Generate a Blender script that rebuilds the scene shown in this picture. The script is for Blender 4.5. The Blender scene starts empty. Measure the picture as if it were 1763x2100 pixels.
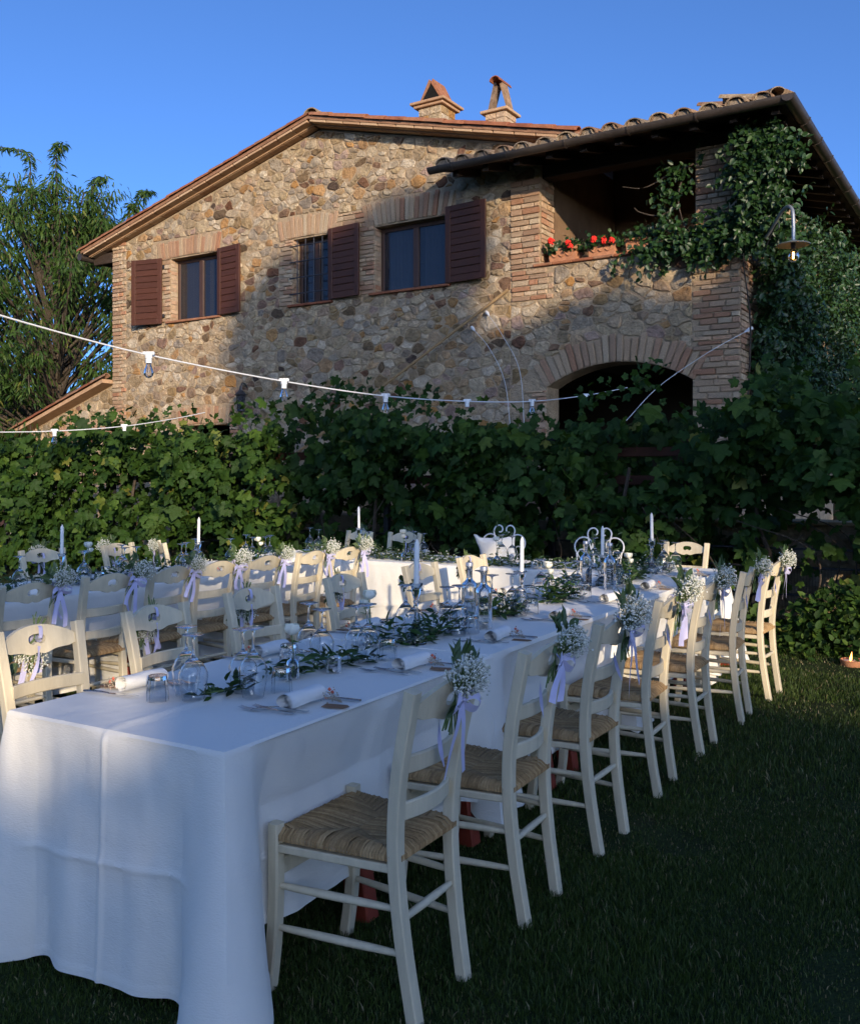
import bpy, math, random
import numpy as np
from mathutils import Vector, Matrix, noise

random.seed(7)
NP = np.random.RandomState(11)
scene = bpy.context.scene
COL = scene.collection

# ------------------------------------------------------------------ camera, sky, sun, exposure
cam_data = bpy.data.cameras.new("camera")
camera = bpy.data.objects.new("camera", cam_data)
COL.objects.link(camera)
camera.location = (0.0, 0.0, 1.52)
camera.rotation_euler = (math.radians(90), 0, 0)
cam_data.sensor_fit = 'VERTICAL'
cam_data.sensor_height = 24.0
cam_data.lens = 24.0 * 1938 / 2100
cam_data.shift_y = -75 / 2100
cam_data.clip_start = 0.05
cam_data.clip_end = 3000
scene.camera = camera

SUN_ELEV = math.radians(11.5)
SUN_H = Vector((0.306, -0.952, 0)).normalized()
SUN_DIR = (SUN_H * math.cos(SUN_ELEV) + Vector((0, 0, math.sin(SUN_ELEV)))).normalized()   # towards the sun

world = bpy.data.worlds.new("World")
scene.world = world
world.use_nodes = True
wn = world.node_tree.nodes
sky = wn.new("ShaderNodeTexSky")
sky.sky_type = 'NISHITA'
sky.sun_disc = False
sky.sun_elevation = SUN_ELEV
sky.sun_rotation = math.atan2(SUN_H.x, SUN_H.y)
sky.altitude = 300
sky.air_density = 0.5
sky.dust_density = 2.0
sky.ozone_density = 5.0
bg = wn["Background"]
bg.inputs["Strength"].default_value = 0.15
world.node_tree.links.new(sky.outputs[0], bg.inputs["Color"])

sun_data = bpy.data.lights.new("sun", 'SUN')
sun_data.energy = 2.8
sun_data.angle = math.radians(0.53)
sun_data.color = (1.0, 0.82, 0.58)
sun = bpy.data.objects.new("sun", sun_data)
COL.objects.link(sun)
sun.rotation_euler = SUN_DIR.to_track_quat('Z', 'Y').to_euler()

scene.render.engine = 'CYCLES'
scene.view_settings.view_transform = 'Standard'
scene.view_settings.look = 'None'
scene.view_settings.gamma = 1.0
scene.view_settings.use_curve_mapping = False
scene.view_settings.exposure = 1.08
cy = scene.cycles
cy.use_denoising = True
cy.max_bounces = 10
cy.transmission_bounces = 10
cy.transparent_max_bounces = 24
cy.glossy_bounces = 4
cy.diffuse_bounces = 4
cy.caustics_reflective = False
cy.caustics_refractive = True
cy.blur_glossy = 1.0
cy.sample_clamp_indirect = 6

# ------------------------------------------------------------------ helpers: materials
def new_mat(name):
    m = bpy.data.materials.new(name)
    m.use_nodes = True
    return m, m.node_tree, m.node_tree.nodes["Principled BSDF"]

def ramp_node(nt, stops):
    r = nt.nodes.new("ShaderNodeValToRGB")
    el = r.color_ramp.elements
    while len(el) < len(stops):
        el.new(0.5)
    for e, (p, c) in zip(el, stops):
        e.position = p
        e.color = (*c, 1)
    return r

def vmat(name, stops, src='obj', rough=0.85, nscale=12.0, namt=0.35, bump=0.0, bscale=40.0, spec=0.3, transl=0.0,
         sheen=0.0, metallic=0.0, stretch=None, bdist=.02):
    """colour by a random value (object info or the 'rnd' attribute), broken up by noise; optional bump and translucency"""
    m, nt, b = new_mat(name)
    L = nt.links.new
    if src == 'obj':
        s = nt.nodes.new("ShaderNodeObjectInfo"); out = s.outputs["Random"]
    else:
        s = nt.nodes.new("ShaderNodeAttribute"); s.attribute_name = "rnd"; out = s.outputs["Fac"]
    rp = ramp_node(nt, stops); L(out, rp.inputs[0])
    tc = nt.nodes.new("ShaderNodeTexCoord")
    vec = tc.outputs["Object"]
    if stretch:
        mp = nt.nodes.new("ShaderNodeMapping"); mp.inputs["Scale"].default_value = stretch
        L(vec, mp.inputs[0]); vec = mp.outputs[0]
    add = nt.nodes.new("ShaderNodeVectorMath"); add.operation = 'ADD'
    mul = nt.nodes.new("ShaderNodeMath"); mul.operation = 'MULTIPLY'; mul.inputs[1].default_value = 37.0
    L(out, mul.inputs[0]); L(vec, add.inputs[0]); L(mul.outputs[0], add.inputs[1])
    nz = nt.nodes.new("ShaderNodeTexNoise"); nz.inputs["Scale"].default_value = nscale
    nz.inputs["Detail"].default_value = 6; nz.inputs["Roughness"].default_value = 0.65
    L(add.outputs[0], nz.inputs["Vector"])
    mr = nt.nodes.new("ShaderNodeMapRange")
    mr.inputs["From Min"].default_value = 0.25; mr.inputs["From Max"].default_value = 0.75
    mr.inputs["To Min"].default_value = 1 - namt; mr.inputs["To Max"].default_value = 1 + namt
    L(nz.outputs["Fac"], mr.inputs["Value"])
    mx = nt.nodes.new("ShaderNodeVectorMath"); mx.operation = 'SCALE'
    L(rp.outputs[0], mx.inputs[0]); L(mr.outputs[0], mx.inputs["Scale"])
    L(mx.outputs[0], b.inputs["Base Color"])
    b.inputs["Roughness"].default_value = rough
    b.inputs["Specular IOR Level"].default_value = spec
    b.inputs["Metallic"].default_value = metallic
    if sheen:
        b.inputs["Sheen Weight"].default_value = sheen
    if bump:
        bz = nt.nodes.new("ShaderNodeTexNoise"); bz.inputs["Scale"].default_value = bscale
        bz.inputs["Detail"].default_value = 8; bz.inputs["Roughness"].default_value = 0.7
        L(add.outputs[0], bz.inputs["Vector"])
        bp = nt.nodes.new("ShaderNodeBump"); bp.inputs["Strength"].default_value = bump
        bp.inputs["Distance"].default_value = bdist
        L(bz.outputs["Fac"], bp.inputs["Height"]); L(bp.outputs[0], b.inputs["Normal"])
    if transl:
        o = nt.nodes["Material Output"]
        t = nt.nodes.new("ShaderNodeBsdfTranslucent"); mxs = nt.nodes.new("ShaderNodeMixShader")
        tint = nt.nodes.new("ShaderNodeVectorMath"); tint.operation = 'MULTIPLY'; tint.inputs[1].default_value = (1.5, 1.35, 0.5)
        L(mx.outputs[0], tint.inputs[0]); L(tint.outputs[0], t.inputs[0])
        mxs.inputs[0].default_value = transl
        L(b.outputs[0], mxs.inputs[1]); L(t.outputs[0], mxs.inputs[2]); L(mxs.outputs[0], o.inputs[0])
    return m

def one(c, d=0.12):
    lo = tuple(x * (1 - d) for x in c); hi = tuple(min(1, x * (1 + d)) for x in c)
    return [(0, lo), (1, hi)]

# ------------------------------------------------------------------ helpers: geometry
class MB:
    """collects pieces of geometry that become one mesh"""
    def __init__(s):
        s.v = []; s.f = []; s.r = []
    def add(s, v, f, rnd=0.5, M=None):
        o = len(s.v)
        if M is not None:
            v = [M @ Vector(p) for p in v]
        s.v.extend([tuple(p) for p in v])
        s.f.extend([tuple(i + o for i in q) for q in f])
        s.r.extend([rnd] * len(v))
        return s
    def build(s, name, mat, parent=None, smooth=False):
        return mobj(name, s.mesh(name, mat, smooth), parent)
    def mesh(s, name, mat, smooth=False):
        me = bpy.data.meshes.new(name)
        me.from_pydata(s.v, [], s.f)
        a = me.attributes.new("rnd", 'FLOAT', 'POINT')
        a.data.foreach_set("value", np.array(s.r, dtype=np.float32))
        if mat: me.materials.append(mat)
        if smooth:
            me.polygons.foreach_set("use_smooth", [True] * len(me.polygons))
            if smooth != True:
                me.set_sharp_from_angle(angle=math.radians(smooth))
        return me

def mobj(name, mesh, parent=None, loc=None, rotz=None, scale=None):
    o = bpy.data.objects.new(name, mesh)
    COL.objects.link(o)
    if parent: o.parent = parent
    if loc is not None: o.location = loc
    if rotz is not None: o.rotation_euler = (0, 0, rotz)
    if scale is not None: o.scale = scale
    return o

def np_mesh(name, V, F, mat, rnd=None, smooth=False):
    """fast mesh from arrays; F is an n x k array of equal-sized faces"""
    me = bpy.data.meshes.new(name)
    V = np.ascontiguousarray(V, dtype=np.float32); F = np.ascontiguousarray(F, dtype=np.int32)
    n, k = F.shape
    me.vertices.add(len(V)); me.vertices.foreach_set("co", V.ravel())
    me.loops.add(n * k); me.loops.foreach_set("vertex_index", F.ravel())
    me.polygons.add(n)
    me.polygons.foreach_set("loop_start", np.arange(0, n * k, k, dtype=np.int32))
    me.polygons.foreach_set("loop_total", np.full(n, k, dtype=np.int32))
    if smooth: me.polygons.foreach_set("use_smooth", np.ones(n, dtype=bool))
    me.update(calc_edges=True); me.validate()
    if rnd is not None:
        a = me.attributes.new("rnd", 'FLOAT', 'POINT'); a.data.foreach_set("value", np.asarray(rnd, dtype=np.float32))
    me.materials.append(mat)
    return me

def scatter(tv, tf, R, T, rnd):
    """copies of a template (tv: k x 3, tf: m x q) with matrices R (n x 3 x 3) and places T (n x 3) as one set of arrays"""
    tv = np.asarray(tv, float); tf = np.asarray(tf, int)
    n = len(T); k = len(tv)
    V = np.einsum('nij,kj->nki', R, tv) + T[:, None, :]
    F = tf[None] + (np.arange(n) * k)[:, None, None]
    return V.reshape(-1, 3), F.reshape(-1, tf.shape[1]), np.repeat(rnd, k)

def rots(d, up=None, roll=None):
    """n x 3 x 3 frames whose y axis is d, z near up"""
    d = d / np.linalg.norm(d, axis=1, keepdims=True)
    if up is None: up = np.tile([0, 0, 1.0], (len(d), 1))
    x = np.cross(d, up); l = np.linalg.norm(x, axis=1, keepdims=True)
    x = np.where(l < 1e-4, [[1.0, 0, 0]], x / np.maximum(l, 1e-4))
    z = np.cross(x, d)
    if roll is not None:
        c, s = np.cos(roll)[:, None], np.sin(roll)[:, None]
        x, z = x * c + z * s, z * c - x * s
    return np.stack([x, d, z], axis=2)

def thing(name, label, cat, loc=(0, 0, 0), rotz=0.0, group=None, kind=None):
    o = bpy.data.objects.new(name, None)
    o.empty_display_size = 0.1
    COL.objects.link(o)
    o.location = loc; o.rotation_euler = (0, 0, rotz)
    return tag(o, label, cat, group, kind)

def tag(o, label=None, cat=None, group=None, kind=None):
    if label: o["label"] = label
    if cat: o["category"] = cat
    if group: o["group"] = group
    if kind: o["kind"] = kind
    return o

def copy_tree(o, parent=None):
    c = o.copy(); COL.objects.link(c); c.parent = parent
    for ch in o.children: copy_tree(ch, c)
    return c

def box(x0, x1, y0, y1, z0, z1):
    v = [(x0, y0, z0), (x1, y0, z0), (x1, y1, z0), (x0, y1, z0), (x0, y0, z1), (x1, y0, z1), (x1, y1, z1), (x0, y1, z1)]
    f = [(0, 3, 2, 1), (4, 5, 6, 7), (0, 1, 5, 4), (1, 2, 6, 5), (2, 3, 7, 6), (3, 0, 4, 7)]
    return v, f

def cbox(x0, x1, y0, y1, z0, z1, c=0.004):
    """box with chamfered edges"""
    X, Y, Z = (x0, x1), (y0, y1), (z0, z1)
    v = []; idx = {}
    for i in range(2):
        for j in range(2):
            for k in range(2):
                sx, sy, sz = (1, -1)[i], (1, -1)[j], (1, -1)[k]
                p = (X[i], Y[j], Z[k])
                idx[i, j, k] = len(v)
                v += [(p[0], p[1] + sy * c, p[2] + sz * c), (p[0] + sx * c, p[1], p[2] + sz * c), (p[0] + sx * c, p[1] + sy * c, p[2])]
    g = lambda i, j, k, a: idx[i, j, k] + a
    f = []
    for s in range(2):
        q = [g(s, 0, 0, 0), g(s, 0, 1, 0), g(s, 1, 1, 0), g(s, 1, 0, 0)]; f.append(q if s == 0 else q[::-1])
        q = [g(0, s, 0, 1), g(1, s, 0, 1), g(1, s, 1, 1), g(0, s, 1, 1)]; f.append(q if s == 0 else q[::-1])
        q = [g(0, 0, s, 2), g(0, 1, s, 2), g(1, 1, s, 2), g(1, 0, s, 2)]; f.append(q if s == 0 else q[::-1])
    for a in range(2):
        for b in range(2):
            q = [g(a, b, 0, 0), g(a, b, 1, 0), g(a, b, 1, 1), g(a, b, 0, 1)]; f.append(q[::-1] if (a == b) else q)
            q = [g(a, 0, b, 0), g(a, 1, b, 0), g(a, 1, b, 2), g(a, 0, b, 2)]; f.append(q if (a == b) else q[::-1])
            q = [g(0, a, b, 1), g(1, a, b, 1), g(1, a, b, 2), g(0, a, b, 2)]; f.append(q[::-1] if (a == b) else q)
    for i in range(2):
        for j in range(2):
            for k in range(2):
                t = [g(i, j, k, 0), g(i, j, k, 1), g(i, j, k, 2)]
                f.append(t if (i + j + k) % 2 == 0 else t[::-1])
    return v, f

def catmull(P, n=6):
    P = [Vector(p) for p in P]
    Q = [P[0] * 2 - P[1]] + P + [P[-1] * 2 - P[-2]]
    out = []
    for i in range(1, len(Q) - 2):
        a, b, c, d = Q[i - 1:i + 3]
        for k in range(n):
            t = k / n
            out.append(0.5 * ((2 * b) + (c - a) * t + (2 * a - 5 * b + 4 * c - d) * t * t + (3 * b - a - 3 * c + d) * t ** 3))
    out.append(P[-1])
    return out

def sweep(path, sec, ref=(0, 1, 0), scale=None, caps=True):
    """a section (list of 2-D points: along ref, along tangent x ref) carried along a path"""
    P = [Vector(p) for p in path]; n = len(P); m = len(sec)
    ref = Vector(ref); v = []; f = []
    for i in range(n):
        t = (P[min(i + 1, n - 1)] - P[max(i - 1, 0)]).normalized()
        a = (ref - t * ref.dot(t))
        if a.length < 1e-5: a = t.orthogonal()
        a.normalize(); b = t.cross(a)
        k = scale[i] if scale is not None else 1.0
        for (p, q) in sec: v.append(P[i] + a * p * k + b * q * k)
    for i in range(n - 1):
        for j in range(m):
            f.append((i * m + j, i * m + (j + 1) % m, (i + 1) * m + (j + 1) % m, (i + 1) * m + j))
    if caps:
        f.append(tuple(range(m))[::-1]); f.append(tuple(range((n - 1) * m, n * m)))
    return v, f

def rect_sec(w, h, c=0.004):
    w /= 2; h /= 2
    return [(-w + c, -h), (w - c, -h), (w, -h + c), (w, h - c), (w - c, h), (-w + c, h), (-w, h - c), (-w, -h + c)]

def circ_sec(r, n=8):
    return [(r * math.cos(2 * math.pi * i / n), r * math.sin(2 * math.pi * i / n)) for i in range(n)]

def lathe(prof, n=16, closed=False):
    v = []; f = []
    for (r, z) in prof:
        for i in range(n):
            a = 2 * math.pi * i / n
            v.append((r * math.cos(a), r * math.sin(a), z))
    m = len(prof)
    for i in range(m - 1 + (1 if closed else 0)):
        for j in range(n):
            a, b = i * n, ((i + 1) % m) * n
            f.append((a + j, a + (j + 1) % n, b + (j + 1) % n, b + j))
    if not closed:
        if prof[0][0] > 1e-6: f.append(tuple(range(n))[::-1])
        if prof[-1][0] > 1e-6: f.append(tuple(range((m - 1) * n, m * n)))
    return v, f

def octa(r=1.0):
    v = [(r, 0, 0), (-r, 0, 0), (0, r, 0), (0, -r, 0), (0, 0, r), (0, 0, -r)]
    f = [(0, 2, 4), (2, 1, 4), (1, 3, 4), (3, 0, 4), (2, 0, 5), (1, 2, 5), (3, 1, 5), (0, 3, 5)]
    return v, f

# leaf templates: y is the length, z the face, four-sided faces only
LANCE_V = [(0, 0, 0), (-.5, .3, .06), (-.42, .65, .02), (0, 1, -.12), (.42, .65, .02), (.5, .3, .06), (0, .33, -.04), (0, .67, -.06)]
LANCE_F = [(0, 6, 1, 1), (0, 5, 6, 6), (6, 7, 2, 1), (6, 5, 4, 7), (7, 3, 2, 2), (7, 4, 3, 3)]
LANCE_T = [(0, 6, 1), (0, 5, 6), (6, 2, 1), (6, 7, 2), (6, 5, 4), (6, 4, 7), (7, 3, 2), (7, 4, 3)]
def lance(width, droop=1.0):
    return [(x * width, y, z * droop) for x, y, z in LANCE_V], LANCE_T
VINE_V = [(0, .12, .02), (0, .0, 0), (-.28, -.08, -.03), (-.45, .12, -.06), (-.38, .3, -.02), (-.62, .42, -.1), (-.5, .66, -.1), (-.3, .62, -.03), (-.2, .85, -.08), (0, 1.08, -.14),
          (.2, .85, -.08), (.3, .62, -.03), (.5, .66, -.1), (.62, .42, -.1), (.38, .3, -.02), (.45, .12, -.06), (.28, -.08, -.03), (0, .45, -.05)]
VINE_T = [(0, 2, 1), (0, 3, 2), (0, 4, 3), (17, 4, 0), (17, 5, 4), (17, 6, 5), (17, 7, 6), (17, 8, 7), (17, 9, 8), (17, 10, 9), (17, 11, 10), (17, 12, 11), (17, 13, 12), (17, 14, 13), (17, 0, 14),
          (0, 15, 14), (0, 16, 15), (0, 1, 16)]

# frames of the place: table frame (x right of the long table, y along it), house frame (x along the facade, y into the house)
TA = math.radians(30.4); T0 = Vector((-0.56, 2.58, 0)); TR = Matrix.Rotation(-TA, 3, 'Z')
HA = math.radians(32.17); H0 = Vector((-0.307, 14.5, 0)); HR = Matrix.Rotation(-HA, 3, 'Z')
def TF(x, y, z=0.0): return T0 + TR @ Vector((x, y, z))
def HF(x, y, z=0.0): return H0 + HR @ Vector((x, y, z))

# ------------------------------------------------------------------ materials
M = {}
STONE = [(0.0, (0.518, 0.397, 0.263)), (.14, (0.414, 0.303, 0.174)), (.28, (0.550, 0.449, 0.329)), (.40, (0.288, 0.200, 0.108)), (.52, (0.466, 0.356, 0.240)), (.59, (0.394, 0.200, 0.065)), (.66, (0.258, 0.211, 0.164)), (.77, (0.456, 0.356, 0.240)), (.84, (0.154, 0.070, 0.038)), (.90, (0.414, 0.293, 0.230)), (.95, (0.352, 0.231, 0.108)), (1.0, (0.080, 0.054, 0.042))]
BRICK = [(0, (.40, .25, .15)), (.25, (.47, .34, .22)), (.5, (.38, .19, .11)), (.75, (.48, .37, .25)), (1, (.32, .19, .12))]
TILE = [(0, (.22, .12, .075)), (.3, (.27, .18, .11)), (.55, (.19, .15, .115)), (.8, (.30, .22, .14)), (1, (.15, .10, .075))]
for s in ('obj', 'attr'):
    M['stone_' + s] = vmat('stone_' + s, STONE, s, .92, 9, .45, 1.0, 15, .15, bdist=.07)
    M['brick_' + s] = vmat('brick_' + s, BRICK, s, .92, 14, .35, .8, 30, .15, bdist=.03)
    M['tile_' + s] = vmat('old_roof_tile_' + s, TILE, s, .95, 11, .55, .6, 30, .1)
    M['redtile_' + s] = vmat('terracotta_tile_' + s, [(0, (.22, .075, .04)), (.6, (.30, .12, .06)), (1, (.25, .14, .085))], s, .88, 10, .35, .3, 40, .15)
    M['vine_' + s] = vmat('vine_leaf_' + s, [(0, (.018, .042, .008)), (.5, (.030, .070, .011)), (.82, (.055, .105, .016)), (.95, (.075, .13, .02)), (1, (.16, .17, .035))], s, .6, 18, .3, .3, 30, .22, transl=.30)
M['mortar'] = vmat('lime_mortar', one((.42, .31, .20), .05), 'obj', .96, 5, .3, 1.0, 26, .1, bdist=.05)
M['soffit'] = vmat('soffit_terracotta', [(0, (.36, .21, .12)), (1, (.46, .31, .19))], 'obj', .9, 10, .2, .2, 40, .15)
M['darkwood'] = vmat('dark_timber', one((.045, .030, .022), .2), 'obj', .8, 6, .4, .3, 30, .2, stretch=(1, 6, 6))
M['shutter'] = vmat('shutter_brown_paint', one((.066, .022, .010), .1), 'obj', .55, 8, .2, .12, 60, .35, stretch=(1, 1, 8))
M['frame'] = vmat('window_frame_brown', one((.06, .03, .02), .1), 'obj', .5, 8, .2, 0, 40, .4)
M['copper'] = vmat('gutter_metal', one((.055, .042, .034), .1), 'obj', .45, 5, .35, .1, 20, .5, metallic=.3)
M['iron'] = vmat('dark_iron', one((.05, .05, .055), .1), 'obj', .5, 10, .2, 0, 40, .5, metallic=.6)
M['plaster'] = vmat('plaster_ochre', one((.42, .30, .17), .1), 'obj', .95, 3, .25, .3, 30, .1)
M['ochre_shaded'] = vmat('loggia_shade_plaster', one((.16, .10, .06), .1), 'obj', .95, 3, .3, .3, 30, .1)  # plaster darkened in its colour to stand in for the loggia's shade
M['plug'] = vmat('weathered_mortar', one((.20, .155, .115), .1), 'obj', .95, 30, .5, .5, 40, .1)
M['flue_shade'] = vmat('flue_shade', one((.012, .011, .010), .1), 'obj', .95, 3, .2, 0, 30, .1)  # near-black colour for the shade inside the chimney hood
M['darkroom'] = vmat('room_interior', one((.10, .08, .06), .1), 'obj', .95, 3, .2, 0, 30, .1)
M['pane_reflection'] = vmat('brown_pane_reflection', one((.30, .23, .15), .03), 'obj', .9, 5, .1, 0, 30, .1)  # brown sheet behind the first window's glass, painting in a reflection
M['curtain_or_reflection'] = vmat('curtain_cloth', one((.42, .44, .50), .03), 'obj', .9, 5, .1, 0, 30, .1)
M['jasmine'] = vmat('jasmine_leaf', [(0, (.012, .032, .008)), (.7, (.022, .055, .012)), (.97, (.045, .09, .02)), (1, (.20, .07, .02))], 'attr', .42, 20, .25, 0, 30, .35, transl=.12)
M['locust'] = vmat('tree_leaf', [(0, (.026, .058, .012)), (.6, (.046, .092, .017)), (.95, (.075, .125, .022)), (1, (.18, .17, .04))], 'attr', .55, 20, .2, 0, 30, .25, transl=.35)
M['bark'] = vmat('tree_bark', one((.07, .055, .042), .2), 'obj', .95, 8, .4, .8, 20, .1)
M['shade_leaf'] = vmat('blocker_leaf', [(0, (.03, .07, .015)), (1, (.06, .11, .025))], 'attr', .6, 10, .2, 0, 30, .3, transl=.1)  # leaves of the unseen trees and hedges added to cast shade
M['bamboo'] = vmat('bamboo_pole', one((.28, .18, .085), .1), 'obj', .6, 12, .3, .1, 30, .3)
M['whiteplastic'] = vmat('white_plastic', one((.75, .75, .74), .02), 'obj', .4, 5, .05, 0, 30, .5)
M['pot'] = vmat('terracotta_pot', one((.42, .19, .10), .1), 'obj', .9, 12, .25, .3, 40, .15)
M['geranium'] = vmat('geranium_red', one((.75, .03, .02), .1), 'attr', .6, 20, .2, 0, 30, .3)

def glass_mat(name, col=(1, 1, 1), rough=0.0, ior=1.45):
    m, nt, b = new_mat(name)
    b.inputs["Base Color"].default_value = (*col, 1)
    b.inputs["Transmission Weight"].default_value = 1.0
    b.inputs["Roughness"].default_value = rough
    b.inputs["IOR"].default_value = ior
    return m
M['glass'] = glass_mat('clear_glass', (.985, .99, .99), 0.0, 1.42)
M['thickglass'] = glass_mat('pressed_glass', (.97, .985, .98))
M['amber'] = glass_mat('amber_bulb_glass', (1.0, .72, .35))
def pane_mat():
    m, nt, b = new_mat('window_pane')
    b.inputs["Base Color"].default_value = (.02, .022, .03, 1)
    b.inputs["Roughness"].default_value = .06
    b.inputs["Alpha"].default_value = 0.62
    b.inputs["Specular IOR Level"].default_value = .8
    return m
M['pane'] = pane_mat()
def emit_mat(name, col, e):
    m, nt, b = new_mat(name)
    b.inputs["Base Color"].default_value = (*col, 1)
    b.inputs["Emission Color"].default_value = (*col, 1)
    b.inputs["Emission Strength"].default_value = e
    return m
M['filament'] = emit_mat('lit_filament', (1.0, .66, .32), 12)
M['flame'] = emit_mat('small_flame', (1.0, .35, .08), 4)

# ------------------------------------------------------------------ ground
def lawn_mat():
    m, nt, b = new_mat('lawn_soil_and_turf')
    L = nt.links.new
    tc = nt.nodes.new("ShaderNodeTexCoord")
    n1 = nt.nodes.new("ShaderNodeTexNoise"); n1.inputs["Scale"].default_value = 3.0; n1.inputs["Detail"].default_value = 8
    L(tc.outputs["Object"], n1.inputs["Vector"])
    rp = ramp_node(nt, [(.3, (.020, .028, .010)), (.55, (.030, .045, .014)), (.75, (.05, .042, .02))])
    L(n1.outputs["Fac"], rp.inputs[0]); L(rp.outputs[0], b.inputs["Base Color"])
    n2 = nt.nodes.new("ShaderNodeTexNoise"); n2.inputs["Scale"].default_value = 60; n2.inputs["Detail"].default_value = 5
    L(tc.outputs["Object"], n2.inputs["Vector"])
    bp = nt.nodes.new("ShaderNodeBump"); bp.inputs["Strength"].default_value = .8; bp.inputs["Distance"].default_value = .03
    L(n2.outputs["Fac"], bp.inputs["Height"]); L(bp.outputs[0], b.inputs["Normal"])
    b.inputs["Roughness"].default_value = .95; b.inputs["Specular IOR Level"].default_value = .1
    return m
M['lawn'] = lawn_mat()
g = MB(); g.add([(-900, -900, 0), (900, -900, 0), (900, 1500, 0), (-900, 1500, 0)], [(0, 1, 2, 3)])
tag(g.build('lawn', M['lawn']), kind='structure')

# ------------------------------------------------------------------ the stone farmhouse
house = thing('stone_farmhouse', 'two-storey rubble stone farmhouse with red shutters, gable roof and open corner loggia', 'house', H0, -HA)
RIDX = -1.75
SL, SR_ = .262, .249
def gable(x, base=7.17):
    return base - (SL * (RIDX - x) if x < RIDX else SR_ * (x - RIDX))
XL, XM, XR = -6.81, 2.2, 4.96
OPEN = [  # window and door openings of the main facade: x0, x1, z0, z1
    (-5.23, -4.02, 4.33, 5.47), (-2.33, -1.55, 4.35, 5.44), (-.66, .66, 4.38, 5.42), (-4.85, -3.75, 0, 2.42)]
def prism(mb, x0, x1, z0, top0, top1, y0=0.0, y1=.35):
    v = [(x0, y0, z0), (x1, y0, z0), (x1, y1, z0), (x0, y1, z0), (x0, y0, top0), (x1, y0, top1), (x1, y1, top1), (x0, y1, top0)]
    mb.add(v, [(0, 3, 2, 1), (4, 5, 6, 7), (0, 1, 5, 4), (1, 2, 6, 5), (2, 3, 7, 6), (3, 0, 4, 7)])
w = MB()
cuts = sorted({XL, RIDX, 2.2} | {a for o in OPEN for a in o[:2]})
for a, b in zip(cuts, cuts[1:]):
    z = 0.0
    for o in sorted([o for o in OPEN if o[0] <= a + 1e-6 and o[1] >= b - 1e-6], key=lambda o: o[2]):
        if o[2] > z: prism(w, a, b, z, o[2], o[2])
        z = o[3]
    prism(w, a, b, z, gable(a), gable(b))
wall = w.build('wall', M['mortar'], house)
# the loggia wing: wall with a segmental arch, parapet, pillars
AX0, AX1, ASP, ACR = 2.3, 4.36, 2.76, 3.05
hw = (AX1 - AX0) / 2; rise = ACR - ASP; AR = (hw * hw + rise * rise) / (2 * rise); ACX = (AX0 + AX1) / 2; ACZ = ACR - AR
def arch_z(x): return ACZ + math.sqrt(max(0, AR * AR - (x - ACX) ** 2))
PAR = 4.46
w = MB()
w.add(*box(2.2, AX0, 0, .4, 0, PAR)); w.add(*box(AX1, XR, 0, .4, 0, PAR))
NA = 16
for i in range(NA):
    a, b = AX0 + (AX1 - AX0) * i / NA, AX0 + (AX1 - AX0) * (i + 1) / NA
    za, zb = arch_z(a), arch_z(b)
    v = [(a, 0, za), (b, 0, zb), (b, .4, zb), (a, .4, za), (a, 0, PAR), (b, 0, PAR), (b, .4, PAR), (a, .4, PAR)]
    w.add(v, [(0, 3, 2, 1), (4, 5, 6, 7), (0, 1, 5, 4), (1, 2, 6, 5), (2, 3, 7, 6), (3, 0, 4, 7)])
w.add(*box(XR - .4, XR, .4, 3.2, 0, PAR))                     # side wall below the loggia
w.add(*box(XR - .4, XR, 3.2, 14, 0, 5.72))                    # side wall further back
w.add(*box(1.72, 2.18, .352, 8.5, 3.55, 6.3))
lwall = w.build('wall', M['mortar'], house)
lwall["label"] = "loggia wing wall with a brick arch below the parapet"
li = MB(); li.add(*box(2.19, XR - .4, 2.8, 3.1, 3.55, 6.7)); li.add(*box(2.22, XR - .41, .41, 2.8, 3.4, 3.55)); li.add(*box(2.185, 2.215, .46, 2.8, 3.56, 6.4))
li.build('loggia_interior', M['ochre_shaded'], house)
# dark ground floor and upper rooms behind the openings
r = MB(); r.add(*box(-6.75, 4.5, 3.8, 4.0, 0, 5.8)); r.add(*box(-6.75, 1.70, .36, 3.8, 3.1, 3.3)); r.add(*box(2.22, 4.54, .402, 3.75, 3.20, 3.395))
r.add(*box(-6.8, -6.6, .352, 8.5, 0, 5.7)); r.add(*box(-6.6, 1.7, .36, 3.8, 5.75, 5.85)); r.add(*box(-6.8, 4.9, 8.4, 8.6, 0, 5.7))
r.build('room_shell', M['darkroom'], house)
# pillars of the loggia
def pillar(x0, x1, y0, y1, z0, z1):
    p = MB(); p.add(*cbox(x0, x1, y0, y1, z0, z1, .01)); return p.build('pillar', M['mortar'], house)
pil = [pillar(1.74, 2.2, -.004, .45, PAR + .003, 5.72), pillar(4.39, XR, .0, .5, PAR + .003, 5.72), pillar(4.5, XR, 2.9, 3.35, PAR + .003, 5.72)]

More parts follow.
